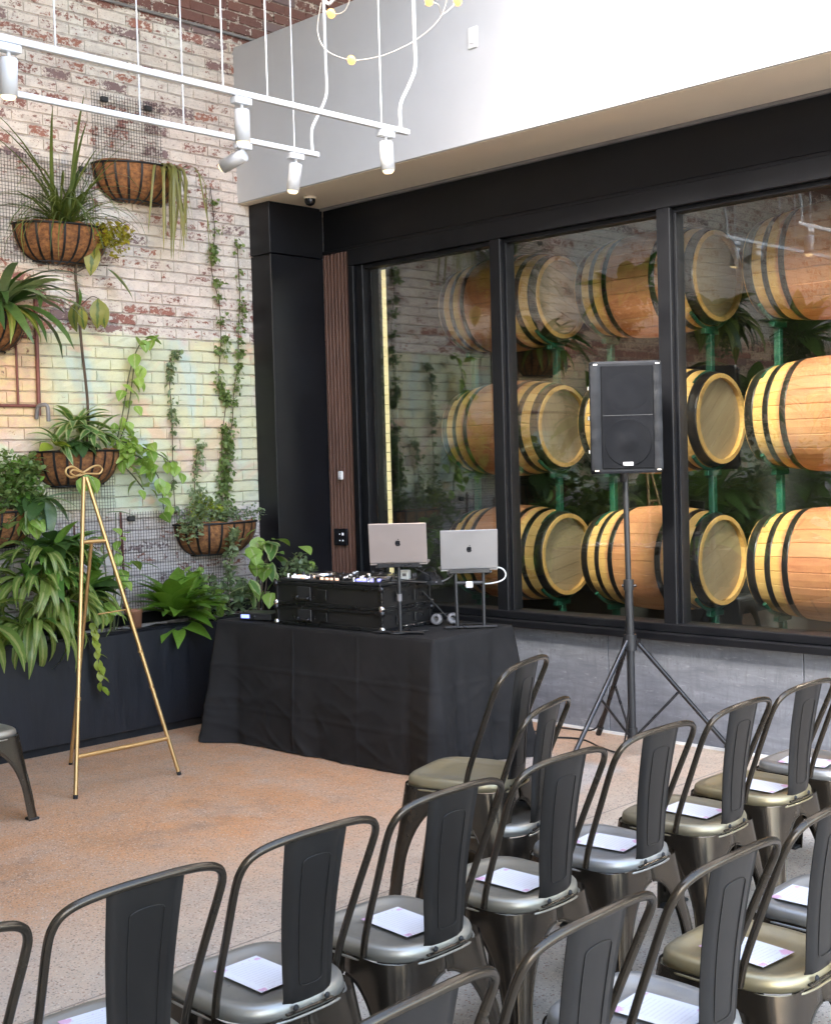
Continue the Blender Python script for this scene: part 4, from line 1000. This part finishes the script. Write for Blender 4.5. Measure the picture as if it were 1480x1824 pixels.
# top sheet
gx, gy = 40, 20; base = len(b.v)
for k in range(gy+1):
    for i in range(gx+1): b.v.append((-TW+2*TW*i/gx, -TD+2*TD*k/gy, TH+.0005+(0 if i in (0, gx) or k in (0, gy) else .0012*math.sin(i*1.7)*math.sin(k*2.3))))
for k in range(gy):
    for i in range(gx): q = base+k*(gx+1)+i; b.f.append((q, q+1, q+gx+2, q+gx+1)); b.sm.append(True)
b.build('drape', MAT['cloth'], ct)
ZT = TH+.004
def TP(x, y, z=0): return TM @ Vector((x, y, ZT+z))
def flight_case(label, x, y, z, w, d, h, rz, name='flight_case', latch=True):
    g = thing(name, label, 'case', TP(x, y, z), TA+rz); w /= 2; d /= 2; e = .012
    MB().box((-w+e, -d+e, .004), (w-e, d-e, h-.004), .003).build('shell', MAT['case'], g)
    t = MB()
    for sy in (-1, 1):
        for zz in (0, h): t.box((-w, sy*d-(e if sy > 0 else 0), zz-(e*1.6 if zz else 0)), (w, sy*d+(0 if sy > 0 else e), zz+(0 if zz else e*1.6)), .002)
    for sx in (-1, 1):
        for zz in (0, h): t.box((sx*w-(e if sx > 0 else 0), -d+e, zz-(e*1.6 if zz else 0)), (sx*w+(0 if sx > 0 else e), d-e, zz+(0 if zz else e*1.6)), .002)
        for sy in (-1, 1): t.box((sx*w-(e*1.8 if sx > 0 else 0), sy*d-(e*1.8 if sy > 0 else 0), e*1.6), (sx*w+(0 if sx > 0 else e*1.8), sy*d+(0 if sy > 0 else e*1.8), h-e*1.6), .002)
    t.build('edge_trim', MAT['case_trim'], g)
    for sx in (-1, 1):
        for sy in (-1, 1):
            for zz in (.012, h-.012): MB().lathe([(0, -.02), (.014, -.016), (.021, 0), (.014, .016), (0, .02)], 12, Matrix.Translation((sx*(w-.006), sy*(d-.006), zz))).build('ball_corner', MAT['chrome'] if zz < .05 and sy < 0 else MAT['case_trim'], g)
    if latch:
        for x0 in (-.62*w, .62*w*0-.16):
            pass
        hd = MB().box((-.42*w-.055, -d-.006, h*.25), (-.42*w+.055, -d+.002, h*.85), .003).build('handle', MAT['plastic'], g)
        MB().tube(smooth_path([(-.42*w-.045, -d-.008, h*.42), (-.42*w-.04, -d-.026, h*.34), (-.42*w+.04, -d-.026, h*.34), (-.42*w+.045, -d-.008, h*.42)], 4), .006, 8).build('grip', MAT['case_trim'], hd)
        MB().box((-.08*w-.035, -d-.003, h*.3), (-.08*w+.035, -d+.002, h*.75), .002).build('badge', MAT['case_trim'], g)
        MB().box((w-.002, -.10, h*.3), (w+.003, -.02, h*.75), .002).build('side_latch', MAT['case_trim'], g)
        MB().box((w-.002, .06, h*.3), (w+.003, .14, h*.75), .002).build('side_latch', MAT['case_trim'], g)
    for k in range(6): MB().lathe([(0, -.004), (.004, -.003), (.005, 0)], 8, Matrix.Translation((-w+.1+k*(2*w-.2)/5, -d-.001, h-.01)) @ Matrix.Rotation(PI/2, 4, 'X')).build('rivet', MAT['case_trim'], g)
    return g
flight_case('lower black flight case lying flat on the cloth', .038, -.085, 0, .85, .44, .115, rad(1))
flight_case('upper black flight case with handle and latches holding the mixer', .038, -.085, .117, .85, .44, .135, rad(1), latch=True)
# mixer sunk in the upper case
mx = thing('mixer', 'music controller with glowing pads and knobs in the upper case', 'mixer', TP(.038, -.085, .2525), TA+rad(1))
MB().box((-.40, -.20, 0), (.40, .20, .020), .005).build('deck', MAT['plastic'], mx)
for sx in (-1, 1):
    MB().lathe([(0, .024), (.075, .024), (.085, .018), (.085, .004)], 28, Matrix.Translation((sx*.26, .02, .018))).build('jog_wheel', MAT['chrome'], mx)
r2 = random.Random(3)
for k in range(46):
    x = r2.uniform(-.385, .385); y = r2.uniform(-.19, .18)
    if abs(abs(x)-.26) < .10 and abs(y-.02) < .10: y = -.15+r2.uniform(-.04, .04)
    MB().lathe([(.010, 0), (.009, .022), (.0, .024)], 8, Matrix.Translation((x, y, .0205))).build('knob', MAT[r2.choice(['chrome', 'white_plastic', 'plastic', 'case_trim'])], mx)
for k in range(20):
    sx = -1 if k < 8 else 1; q = k % 8
    if k < 16: x, y = sx*.26+(q % 4-1.5)*.036, -.125-(q//4)*.036; mt = 'pad_blue' if sx > 0 else ('pad_white' if q % 3 else 'pad_warm')
    else: x, y = -.06+(k-16)*.04, -.18; mt = 'pad_warm'
    MB().box((x-.014, y-.014, .0205), (x+.014, y+.014, .034), .003).build('pad', MAT[mt], mx)
MB().box((-.11, -.19, .0205), (.11, .19, .035), .003).build('mixer_strip', MAT['case_trim'], mx)
# small receiver with a blue display
g = thing('receiver', 'thin black receiver with glowing blue display at the left of the cloth', 'receiver', TP(-.615, -.215), TA+rad(14))
MB().box((-.115, -.075, .004), (.115, .085, .045), .004).build('housing', MAT['plastic'], g); MB().box((-.10, -.0768, .014), (-.04, -.0755, .036)).build('display', MAT['blue_led'], g)
MB().lathe([(.008, 0), (.007, .01), (0, .011)], 10, Matrix.Translation((.0, -.0755, .024)) @ Matrix.Rotation(PI/2, 4, 'X')).build('knob', MAT['case_trim'], g)
for sx in (-.09, .09):
    for sy in (-.05, .06): MB().box((sx-.01, sy-.01, 0), (sx+.01, sy+.01, .0038)).build('foot', MAT['rubber'], g)
# laptops on stands
def apple_logo(s):
    """flat fruit mark with bite and leaf, in the XZ plane"""
    b = MB(); ring = []
    N = 40
    for k in range(N):
        a = 2*PI*k/N; r = 1+.06*math.cos(2*a)
        x = r*math.sin(a)*.92; z = r*math.cos(a)
        if z > .6: z -= .22*math.exp(-(x/.28)**2)
        if z < -.7: z += .14*math.exp(-(x/.25)**2)
        d = math.hypot(x-1.15, z-.12)
        if d < .48:
            u = Vector((x-1.15, z-.12)).normalized()*.48; x, z = 1.15+u.x, .12+u.y
        ring.append((x*s, z*s))
    def ext(rg):
        n = len(rg); b.add([(x, -.0012, z) for x, z in rg]+[(x, 0, z) for x, z in rg], [tuple(range(n))]+[(q, n+q, n+(q+1) % n, (q+1) % n) for q in range(n)])
    ext(ring)
    lf = [(.02+.42*math.sin(t)*.5+.24*(t/PI), 1.02+.5*(t/PI)+.0) for t in [PI*k/6 for k in range(7)]]+[(.02+.24*(1-t/PI)-.20*math.sin(t)*.5, 1.02+.5*(1-t/PI)) for t in [PI*k/6 for k in range(1, 6)]]
    ext([(x*s, z*s) for x, z in lf]); return b
def laptop(label, slabel, x, y, z, ang, mat, w=.312, h=.215, tilt=12, single=True):
    # stand: own thing; its tray carries the laptop
    st = thing('laptop_stand', slabel, 'stand', TP(x, y), ang)
    if single:
        MB().tube([(0, 0, .01), (0, 0, z-.03)], .010, 10).build('pole', MAT['plastic'], st)
        MB().tube([(0, 0, z*.45), (0, 0, z*.55)], .014, 10).build('collar', MAT['conduit'], st)
        MB().tube([(-.13, .03, .008), (.13, -.03, .008)], .010, 8).build('foot_bar', MAT['case_trim'], st)
        MB().tube([(0, 0, .008), (.03, .17, .008)], .010, 8).build('foot_bar', MAT['case_trim'], st)
    else:
        for sx in (-1, 1):
            MB().tube([(sx*.075, .0, .012), (sx*.078, .01, z-.03)], .010, 10).build('pole', MAT['plastic'], st)
        MB().box((-.15, -.02, 0), (.15, .012, .014), .004).build('foot_bar', MAT['case_trim'], st)
        MB().tube([(-.078, .01, z-.09), (.078, .01, z-.09)], .012, 8).build('cross_tube', MAT['plastic'], st)
    MB().box((-.12, -.008, z-.032), (.12, .20, z-.022), .003).build('tray', MAT['plastic'], st)
    MB().box((-.115, -.016, z-.034), (.115, -.0085, z-.010), .002).build('tray_lip', MAT['case_trim'], st)
    MB().tube([(-.12, .0, z-.03), (-.10, .17, z-.06)], .007, 6).build('tray_arm', MAT['plastic'], st); MB().tube([(.12, .0, z-.03), (.10, .17, z-.06)], .007, 6).build('tray_arm', MAT['plastic'], st)
    lp = thing('laptop', label, 'laptop', TP(x, y, z-.0215), ang, 'laptops on the table')
    MB().box((-w/2, .004, 0), (w/2, .004+h, .011), .004).build('base', MAT[mat], lp)
    MT = Matrix.Translation((0, .004, .012)) @ Matrix.Rotation(rad(tilt), 4, 'X')
    lid = MB().box((-w/2, -.004, 0), (w/2, .003, h), .003).build('lid', MAT[mat], lp, MT)
    MB().box((-w/2+.006, .0034, .008), (w/2-.006, .0042, h-.006)).build('screen', MAT['screen'], lid)
    apple_logo(.017).build('logo', MAT['logo'], lid, Matrix.Translation((0, -.0042, h*.5)))
laptop('rose grey laptop with lid open, left of the two', 'single pole laptop stand under the left laptop', .585, -.28, .40, rad(40), 'laptop_warm', w=.318, h=.222, tilt=10)
laptop('silver laptop with lid open, right of the two', 'two legged laptop stand under the right laptop', .770, .105, .343, rad(47), 'laptop_grey', w=.322, h=.222, tilt=8, single=False)
# headphones, cables, adapter
hp = thing('headphones', 'grey over ear headphones lying by the right laptop stand', 'headphones', TP(.565, .12, .0), TA+.6)
for sx, yy in ((-1, 0), (1, .03)):
    M = Matrix.Translation((sx*.045, yy, .035)) @ Matrix.Rotation(rad(75), 4, 'X') @ Matrix.Rotation(.3*sx, 4, 'Y')
    MB().lathe([(.016, .012), (.030, .014), (.034, .004), (.034, -.012), (.02, -.018), (0, -.018)], 20, M).build('ear_cup', MAT['conduit'], hp)
MB().tube(smooth_path([(-.045, .0, .05), (-.05, .07, .055), (0, .12, .05), (.05, .09, .055), (.045, .03, .05)], 5), .007, 8).build('headband', MAT['plastic'], hp)
g = thing('power_adapter', 'small cream power adapter lying beside the mixer', 'adapter', TP(.43, -.06, .275), TA+.5)
MB().box((-.03, -.03, 0), (.03, .03, .052), .005).build('body', MAT['white_plastic'], g); MB().box((-.006, -.032, .02), (.016, -.0305, .036)).build('label_patch', MAT['conduit'], g)
g = thing('gear_bag', 'limp black bag and cables heaped behind the left laptop', 'bag', TP(.53, .03, .245), TA); g.scale = (.62, .7, .72)
b2 = MB(); n1, n2 = 18, 9
for j in range(n2+1):
    for i in range(n1):
        a = 2*PI*i/n1; ph_ = PI/2*j/n2; rr = math.cos(ph_)*(1+.12*math.sin(3*a)+.08*math.sin(7*a+j)); b2.v.append((.15*rr*math.cos(a), .09*rr*math.sin(a), .085*math.sin(ph_)*(1+.15*math.sin(2*a))))
b2.f = [(j*n1+i, j*n1+(i+1) % n1, (j+1)*n1+(i+1) % n1, (j+1)*n1+i) for j in range(n2) for i in range(n1)]; b2.sm = [True]*len(b2.f)
b2.build('bag_body', MAT['cloth'], g); MB().tube(smooth_path([(-.1, 0, .06), (-.05, .03, .12), (.04, .02, .125), (.12, -.01, .05)], 5), .006, 6).build('strap', MAT['cable'], g)
def cable(label, pts, r, mat, name='cable'):
    p0 = Vector(pts[0]); o = MB().tube(smooth_path([Vector(q)-p0 for q in pts], 6), r, 6).build(name, MAT[mat]); o.location = p0; return tag(o, label, 'cable')
cable('white charging cable looping off the right laptop', [TP(.76, .24, .31), TP(.85, .27, .33), TP(.89, .28, .30), TP(.875, .27, .26), TP(.80, .22, .24), TP(.67, .12, .25)], .0045, 'white_plastic')
cable('grey audio cable running from the mixer to the right laptop', [TP(.36, -.16, .28), TP(.46, -.12, .275), TP(.54, -.05, .265), TP(.62, .04, .262), TP(.66, .10, .30)], .005, 'conduit')
cable('black cable coiled on the cloth in front of the right case corner', [TP(.42, -.33, .006), TP(.50, -.30, .006), TP(.57, -.33, .006), TP(.62, -.24, .006), TP(.55, -.16, .006), TP(.50, -.22, .006), TP(.58, -.28, .01), TP(.66, -.14, .006)], .0045, 'cable')
cable('black power lead hanging off the back of the flight cases', [TP(.46, .05, .20), TP(.52, .12, .10), TP(.60, .16, .008), TP(.68, .20, .006), TP(.80, .24, .006)], .005, 'cable')
cable('thin black lead drooping from the left laptop to the mixer', [TP(.60, -.20, .37), TP(.66, -.12, .31), TP(.58, -.04, .27), TP(.46, -.12, .278), TP(.36, -.05, .276)], .0035, 'cable')
cable('black lead trailing from the receiver to the case', [TP(-.56, -.14, .02), TP(-.50, -.10, .012), TP(-.47, -.02, .007), TP(-.44, .10, .007)], .004, 'cable')
g = thing('hub_box', 'small white lit hub strapped between the right stand legs', 'hub', TP(.770, .10, .245), rad(47)); MB().box((-.02, -.016, -.018), (.02, .004, .018), .004).build('housing', MAT['white_plastic'], g)

# ================================================================ speaker on tripod
SX, SY = -4.185, 5.98
ts = thing('speaker_stand', 'black tripod speaker stand on the floor in front of the window', 'stand', (SX, SY, 0))
MB().tube([(0, 0, .10), (0, 0, .70)], .022, 14).build('lower_tube', MAT['plastic'], ts)
MB().tube([(0, 0, .66), (-.004, 0, .98)], .0235, 14).build('middle_tube', MAT['plastic'], ts)
MB().tube([(-.004, 0, .98), (-.012, 0, 1.64)], .0165, 14).build('upper_pole', MAT['plastic'], ts)
MB().tube([(-.004, 0, .94), (-.004, 0, 1.0)], .030, 14).build('collar', MAT['plastic'], ts)
MB().tube([(-.035, -.02, .965), (.035, .02, .965)], .009, 8).build('clamp_knob', MAT['case_trim'], ts)
MB().tube([(0, 0, .60), (0, 0, .69)], .036, 14).build('hub', MAT['plastic'], ts)
MB().tube([(-.0, .0, .62), (.055, .02, .66)], .009, 8).build('hub_knob', MAT['case_trim'], ts)
MB().tube([(0, 0, .09), (0, 0, .16)], .030, 14).build('brace_collar', MAT['plastic'], ts)
for a in (40, 146, 266):
    d = Vector((math.cos(rad(a)), math.sin(rad(a)), 0)); R_ = .555
    lg = MB().tube([d*.03+Vector((0, 0, .655)), d*R_+Vector((0, 0, .022))], .0135, 10).build('leg', MAT['case_trim'], ts)
    MB().tube([d*(R_-.035)+Vector((0, 0, .058)), d*(R_+.012)+Vector((0, 0, .008))], .0175, 10).build('rubber_foot', MAT['rubber'], lg)
    MB().tube([d*.03+Vector((0, 0, .12)), d*.27+Vector((0, 0, .365))], .008, 8).build('brace', MAT['case_trim'], ts)
spk = thing('loudspeaker', 'black padded loudspeaker on the tripod stand in front of the window', 'speaker', (SX-.02, SY, 1.60), rad(44)); spk.scale = (1.02, 1.02, 1.03)
# plan of the cabinet: wide front (-Y), narrower back
sw, sdp, shh = .195, .30, .60
def cab(b, w0, w1, y0, y1, z0, z1, e=.02):
    ring = [(-w0+e, y0), (w0-e, y0), (w0, y0+e), (w1, y1-e), (w1-e, y1), (-w1+e, y1), (-w1, y1-e), (-w0, y0+e)]
    n = len(ring); lv = [(z0, .97), (z0+.012, 1), (z1-.012, 1), (z1, .97)]; v = []
    for z, k in lv:
        for x, y in ring: v.append((x*k, (y-(y0+y1)/2)*k+(y0+y1)/2, z))
    f = [(j*n+i, j*n+(i+1) % n, (j+1)*n+(i+1) % n, (j+1)*n+i) for j in range(3) for i in range(n)]+[tuple(range(n))[::-1], tuple(3*n+i for i in range(n))]
    b.add(v, f)
b = MB(); cab(b, sw, .15, -.13, .17, 0, shh); b.build('cover', MAT['speaker_cover'], spk)
MB().box((-.135, -.140, .025), (.145, -.1305, .575), .003).build('grille', MAT['grille'], spk)
for x0, x1 in ((-.192, -.138), (.148, .192)):     # quilted flaps either side of the grille
    q = MB(); rr2 = random.Random(int(x0*1000)); n = 22
    for j in range(n+1):
        z = .02+.56*j/n
        for i, x in enumerate((x0, x0*.5+x1*.5, x1)): q.v.append((x, -.131-(.010 if i == 1 else .001)-rr2.uniform(0, .009), z))
    q.f = [(j*3+i, j*3+i+1, (j+1)*3+i+1, (j+1)*3+i) for j in range(n) for i in (0, 1)]; q.sm = [True]*len(q.f); q.build('padded_flap', MAT['speaker_cover'], spk)
CY = Matrix.Rotation(PI/2, 4, 'X')
MB().lathe([(.126, .0), (.127, .0022), (.123, .003), (.119, .0015), (.055, .0018), (.048, .003), (.034, .006), (0, .008)], 40, Matrix.Translation((.005, -.1405, .165)) @ CY).build('woofer', MAT['grille'], spk)
b = MB(); b.box((-.13, -.1415, .309), (.14, -.1405, .312)); b.build('divider', MAT['case_trim'], spk)
MB().lathe([(.118, 0), (.112, .0008), (.09, .0010), (.06, .0016), (.03, .0024), (0, .0026)], 36, Matrix.Translation((.005, -.1405, .435)) @ Matrix.Diagonal((1, 1, .86, 1)) @ CY).build('horn', MAT['grille'], spk)
MB().box((-.025, -.1465, .040), (.030, -.1408, .060), .002).build('badge', MAT['badge'], spk)
for x in (-.165, .17):
    for z in (.02, .58): MB().box((x-.012, -.138, z-.008), (x+.012, -.130, z+.008), .002).build('stud', MAT['chrome'], spk)
for z in (.12, .3, .46): MB().box((-.203, -.09, z-.012), (-.188, -.06, z+.012), .003).build('side_clip', MAT['chrome'], spk)
MB().lathe([(.024, .0), (.024, -.05), (.02, -.05)], 16, Matrix.Translation((0, 0.0, .0))).build('pole_socket', MAT['plastic'], spk)
cable('thin black speaker cable sagging from the stand to the floor by the table', [(SX-.02, SY+.01, .95), (SX-.03, SY+.02, .80), (SX-.10, SY+.06, .60), (SX-.26, SY+.18, .32), (SX-.46, SY+.33, .10), (SX-.56, SY+.36, .012), (SX-.80, SY+.30, .008), (-5.0, 6.05, .008)], .0055, 'cable', 'speaker_cable')
cable('black cable lying on the floor across to the tripod', [(-5.1, 5.98, .007), (-4.85, 6.05, .007), (-4.65, 6.12, .007), (-4.40, 6.0, .007), (-4.2, 5.9, .05), (-4.12, 5.86, .3)], .0055, 'cable', 'speaker_cable')

# ================================================================ easel
AP = Vector((-6.17, 3.745, 1.66)); FL, FR, RE = Vector((-5.885, 3.445, 0)), Vector((-5.88, 4.09, 0)), Vector((-6.60, 3.84, 0))
ea = thing('easel', 'slim gold tripod easel standing empty in front of the planter', 'easel', (AP.x, AP.y, 0)); eo = Vector((AP.x, AP.y, 0))
def bar(a, b_, r, name, mat='gold', par=ea): return MB().tube([a-eo, b_-eo], r, 10).build(name, MAT[mat], par)
for F_, dy in ((FL, -.008), (FR, .008)):
    L_ = bar(AP+Vector((.0, dy, 0)), F_, .0115, 'front_leg'); bar(F_+(AP-F_)*.012, F_, .0125, 'foot_cap', 'rubber', L_)
    for t in (.30, .42): q = F_.lerp(AP, t); bar(q-Vector((0, 0, .008)), q+Vector((0, 0, .008)), .013, 'joint_ring', 'gold', L_)
MID = FL.lerp(AP, .79).lerp(FR.lerp(AP, .79), .5)
R_ = bar(MID+Vector((-.01, -.01, .0)), RE, .0105, 'rear_leg'); bar(RE+(MID-RE)*.012, RE, .0115, 'foot_cap', 'rubber', R_)
bar(FL.lerp(AP, .125), FR.lerp(AP, .125), .012, 'shelf_bar'); bar(FL.lerp(AP, .79), FR.lerp(AP, .79), .011, 'top_bar')
bar(FR.lerp(AP, .56), FR.lerp(AP, .56)+Vector((-.10, -.12, -.02)), .004, 'stay_chain')
bw_ = [(-0.0, 0, 0), (0, -.03, .016), (0, -.075, .040), (0, -.11, .03), (0, -.115, .004), (0, -.085, -.018), (0, -.04, -.006), (0, 0, .012), (0, .045, .035), (0, .085, .042), (0, .108, .022), (0, .09, -.002), (0, .05, -.002), (0, 0, 0)]
MB().tube([Vector(q)+Vector((0, 0, AP.z+.02)) for q in smooth_path(bw_, 5)], .006, 8).build('bow', MAT['gold'], ea)
bw2 = [(0.012, 0, 0), (.012, -.03, .008), (.012, -.075, .022), (.012, -.095, .008), (.012, -.06, -.012), (.012, 0, 0)]
MB().tube([Vector(q)+Vector((0, 0, AP.z+.02)) for q in smooth_path(bw2, 5)], .005, 8).build('bow_loop', MAT['gold'], ea)

# ================================================================ metal cafe chairs (front = +Y local)
def make_chair():
    g = thing('metal_chair', 'x', 'chair', (0, 0, 0), 0, 'metal cafe chairs')
    SH = .45
    def outline(k=1., n=48):
        out = []
        for i in range(n):
            a = 2*PI*i/n; c, s = math.cos(a), math.sin(a)
            ex = 4.6 if s > 0 else 3.2
            r = (abs(c)**ex+abs(s)**ex)**(-1/ex)
            x = r*c*.182; y = r*s*.185
            if s < 0: y *= 1.05; x *= 1-.06*(-s)
            out.append((x*k, y*k))
        return out
    b = MB(); n = 48; v = []
    for k, z in ((.0, -.007), (.45, -.007), (.76, -.0062), (.80, -.001), (.90, .0), (.955, -.002), (.985, -.008), (1., -.018), (1.002, -.036), (.985, -.0375), (.97, -.030)):
        for x, y in outline(max(k, .001)): v.append((x, y, SH+z))
    rings = len(v)//n
    b.add(v, [(j*n+i, (j+1)*n+i, (j+1)*n+(i+1) % n, j*n+(i+1) % n) for j in range(rings-1) for i in range(n)], True)
    b.tube([(x, y, SH-.041) for x, y in outline(1.022, 40)], .0035, 6, closed=True)
    b.build('seat', MAT['seat'], g)
    # apron and legs: four folded sheet corners meeting under the seat, arches between them
    zt, zar, zb = .418, .362, .14
    def leg(sx, sy):
        b = MB(); v = []; prof_n = 0
        ZL = (.418, .39, .37, .3618, .360, .356, .350, .341, .33, .315, .295, .27, .24, .205, .17, .14, .10, .05, 0.); NZ = len(ZL)-1
        for j in range(NZ+1):
            z = ZL[j]; t = 1-z/zt
            hx = .184+.040*t; hy = .189+.044*t
            w = 0
            if z < zar:
                w = math.sqrt(max(0, 1-((max(z, zb)-zb)/(zar-zb))**2))
            ox = w*(.122+.050*t); oy = w*(.126+.053*t)
            ax = hx-ox; ay = hy-oy        # arm lengths of the L
            rc = min(.072-.048*t, ax*.9, ay*.9)
            # profile from the x arm end, round the corner, to the y arm end; lips turned inward
            pts = [(hx-ax, hy-.010), (hx-ax, hy-.003), (hx-ax+.004, hy)]
            m2 = 4
            for q in range(1, m2): pts.append((hx-ax+.004+(ax-rc-.004)*q/m2, hy))
            for q in range(7):
                an = PI/2-PI/2*q/6; pts.append((hx-rc+rc*math.cos(an), hy-rc+rc*math.sin(an)))
            for q in range(m2-1, 0, -1): pts.append((hx, hy-ay+.004+(ay-rc-.004)*q/m2))
            pts += [(hx, hy-ay+.004), (hx-.003, hy-ay), (hx-.010, hy-ay)]
            prof_n = len(pts)
            for x, y in pts: v.append((x*sx, y*sy, z))
        f = []
        for j in range(NZ):
            for k in range(prof_n-1):
                q = (j*prof_n+k, (j+1)*prof_n+k, (j+1)*prof_n+k+1, j*prof_n+k+1); f.append(q if sx*sy > 0 else q[::-1])
        b.add(v, f, True)
        # pressed rib down the corner
        pts = []
        for j in range(7):
            z = .05+.20*j/6; t = 1-z/zt; hx = .184+.040*t; hy = .189+.044*t; rc = .072-.048*t
            pts.append(((hx-rc*.29-.004)*sx, (hy-rc*.29-.004)*sy, z))
        b.tube(pts, [.004, .009, .0095, .0095, .0095, .009, .004], 8)
        for col_ in (1, prof_n-2):      # rolled edge along the arch
            e_ = [Vector(v[j*prof_n+col_]) for j in range(3, NZ+1)]
            b.tube(e_, .0042, 6)
        lo = b.build('leg', MAT['chair'], g)
        MB().box((.172, .180, 0), (.226, .235, .012), .004, Matrix.Diagonal((sx, sy, 1, 1))).build('foot', MAT['rubber'], lo)
    for sx in (-1, 1):
        for sy in (-1, 1): leg(sx, sy)
    b = MB(); b.tube([(-.15, -.15, .36), (.15, .15, .36)], .007, 6); b.tube([(-.15, .15, .366), (.15, -.15, .366)], .007, 6); b.build('cross_brace', MAT['rubber'], g)
    # bent tube back
    hp_ = [(.186, -.075, .425), (.190, -.095, .50), (.199, -.150, .64), (.207, -.196, .752), (.204, -.218, .800), (.185, -.231, .828), (.145, -.239, .843), (.08, -.246, .851), (0, -.249, .853)]
    pts = smooth_path(hp_+[(-x, y, z) for x, y, z in hp_[-2::-1]], 5)
    MB().tube(pts, .0098, 10).build('back_frame', MAT['chair'], g)
    # splat
    b = MB(); v = []; NR, NCx = 14, 6
    for j in range(NR+1):
        t = j/NR; z = .425+.421*t
        w = .071+.023*t
        y = -.193-.012*math.sin(t*PI)*0-.052*t+.022*math.sin(PI*t)*.5
        if t < .08: y += .012*(1-t/.08)
        for side_ in (0, 1):
            for i in range(NCx+1):
                x = -w+2*w*i/NCx; yy = y+.008*(1-(x/w)**2)*-.6
                if i in (0, NCx): yy += .006
                v.append((x, yy+(.0022 if side_ else 0), z))
    m3 = 2*(NCx+1); f = []
    for j in range(NR):
        for i in range(NCx):
            f.append((j*m3+i, j*m3+i+1, (j+1)*m3+i+1, (j+1)*m3+i)); q = j*m3+NCx+1+i; f.append((q, q+m3, q+m3+1, q+1))
        for i in (0, NCx): f.append((j*m3+i, (j+1)*m3+i, (j+1)*m3+i+NCx+1, j*m3+i+NCx+1))
    b.add(v, f, True); spl = b.build('splat', MAT['chair_back'], g)
    # pressed outline on the splat, both faces
    def onS(x, t): 
        y = -.193-.052*t+.022*math.sin(PI*t)*.5; w = .071+.023*t
        return Vector((x, y-.0048*(1-(x/w)**2), .425+.421*t))
    for sgn, nm in ((-.0006, 'pressed_panel'), (.0030, 'pressed_panel')):
        ring = [onS(x, t)+Vector((0, sgn, 0)) for x, t in ((-.030, .14), (0, .13), (.030, .14), (.034, .2), (.037, .4), (.040, .6), (.042, .80), (.038, .86), (0, .875), (-.038, .86), (-.042, .80), (-.040, .6), (-.037, .4), (-.034, .2))]
        MB().tube(smooth_path(ring, 3, True), .0015, 6, closed=True).build(nm, MAT['chair_back'], spl)
    for x in (-.048, .048):
        MB().lathe([(0, .006), (.007, .004), (.008, 0)], 10, Matrix.Translation((x, -.201, .436)) @ CY).build('screw', MAT['rubber'], g)
    MB().box((-.072, -.200, .420), (.072, -.176, .4265), .002).build('splat_bracket', MAT['chair'], g)
    return g
chair0 = make_chair(); used = [False]
def chair(x, y, rz, label, z=0, tilt=0, olive=.3):
    if not used[0]: o = chair0; used[0] = True
    else: o = copy_tree(chair0)
    o.location = (x, y, z); o.rotation_euler = (0, tilt, rz); o['label'] = label
    next(c for c in o.children if c.name.startswith('seat')).color = (olive, olive, olive, 1); return o
cardme = MB().box((-.067, -.095, 0), (.067, .095, .0012)).mesh('program_card', MAT['card'])
def card(x, y, rz, label, z=.4512):
    o = ob('program_card', cardme); o.location = (x, y, z); o.rotation_euler = (0, 0, rz); tag(o, label, 'card', 'printed cards on the seats')
R1 = [(1.005, 'metal chair at the bottom left corner, only its shoulder in view'), (1.475, 'second metal chair from the left in the front row'), (1.935, 'third metal chair from the left in the front row'),
      (2.405, 'metal chair in the front row just in front of the stacked pair'), (2.875, 'fifth metal chair of the front row, right of the stacked pair'), (3.345, 'sixth metal chair of the front row, below the tripod'),
      (3.835, 'metal chair of the front row below the right tripod foot'), (4.31, 'metal chair of the front row nearest the concrete wall whose back is in view'), (4.79, 'metal chair at the far end of the front row, mostly its seat showing')]
for k, (y, lb) in enumerate(R1): chair(-2.475+RNG.uniform(-.008, .008), y, PI/2+rad(RNG.uniform(-1.5, 1.5)), lb, olive=(.3, .35, .3, .35, .5, .0, .8, 1., .05)[k])
R2 = [(1.42, 'nearest metal chair at the bottom middle, only its back top showing'), (1.905, 'second row metal chair at the bottom, right of the nearest back top'), (2.385, 'second row metal chair with a card on its pale seat at the bottom right'),
      (2.86, 'second row metal chair at the right edge with an olive toned seat'), (3.33, 'second row metal chair at the right edge, seat only')]
for k, (y, lb) in enumerate(R2): chair(-1.655+RNG.uniform(-.008, .008), y, PI/2+rad(RNG.uniform(-1.5, 1.5)), lb, olive=(.3, .6, .0, 1., .05)[k])
for x, y, lb in ((-2.50, 1.51, 'second chair from the left'), (-2.47, 1.93, 'third chair from the left'), (-2.45, 2.41, 'chair before the stacked pair'), (-2.44, 2.87, 'chair right of the stacked pair'), (-2.45, 3.35, 'chair below the tripod'),
                 (-2.44, 3.84, 'chair below the right tripod foot'), (-2.43, 4.28, 'chair nearest the concrete wall'), (-2.47, 4.73, 'far end chair')):
    card(x, y, PI/2+rad(RNG.uniform(-9, 9)), 'white pink printed card on the front row %s' % lb)
for x, y, lb in ((-1.61, 2.39, 'pale seat at the bottom right'), (-1.65, 2.83, 'olive toned second row seat at the right'), (-1.70, 3.28, 'seat cut off by the right edge')):
    card(x, y, PI/2+rad(RNG.uniform(-9, 9)), 'white card with pink print on the %s' % lb)
chair(-2.985, 3.39, PI/2+rad(16), 'lower metal chair of the stacked pair beside the table')
chair(-3.06, 3.365, PI/2+rad(16), 'upper metal chair of the stacked pair, empty seat beside the table', z=.145, olive=.95)
chair(-5.92, 2.905, -PI/2, 'metal chair at the left edge of which only one leg and seat corner show')
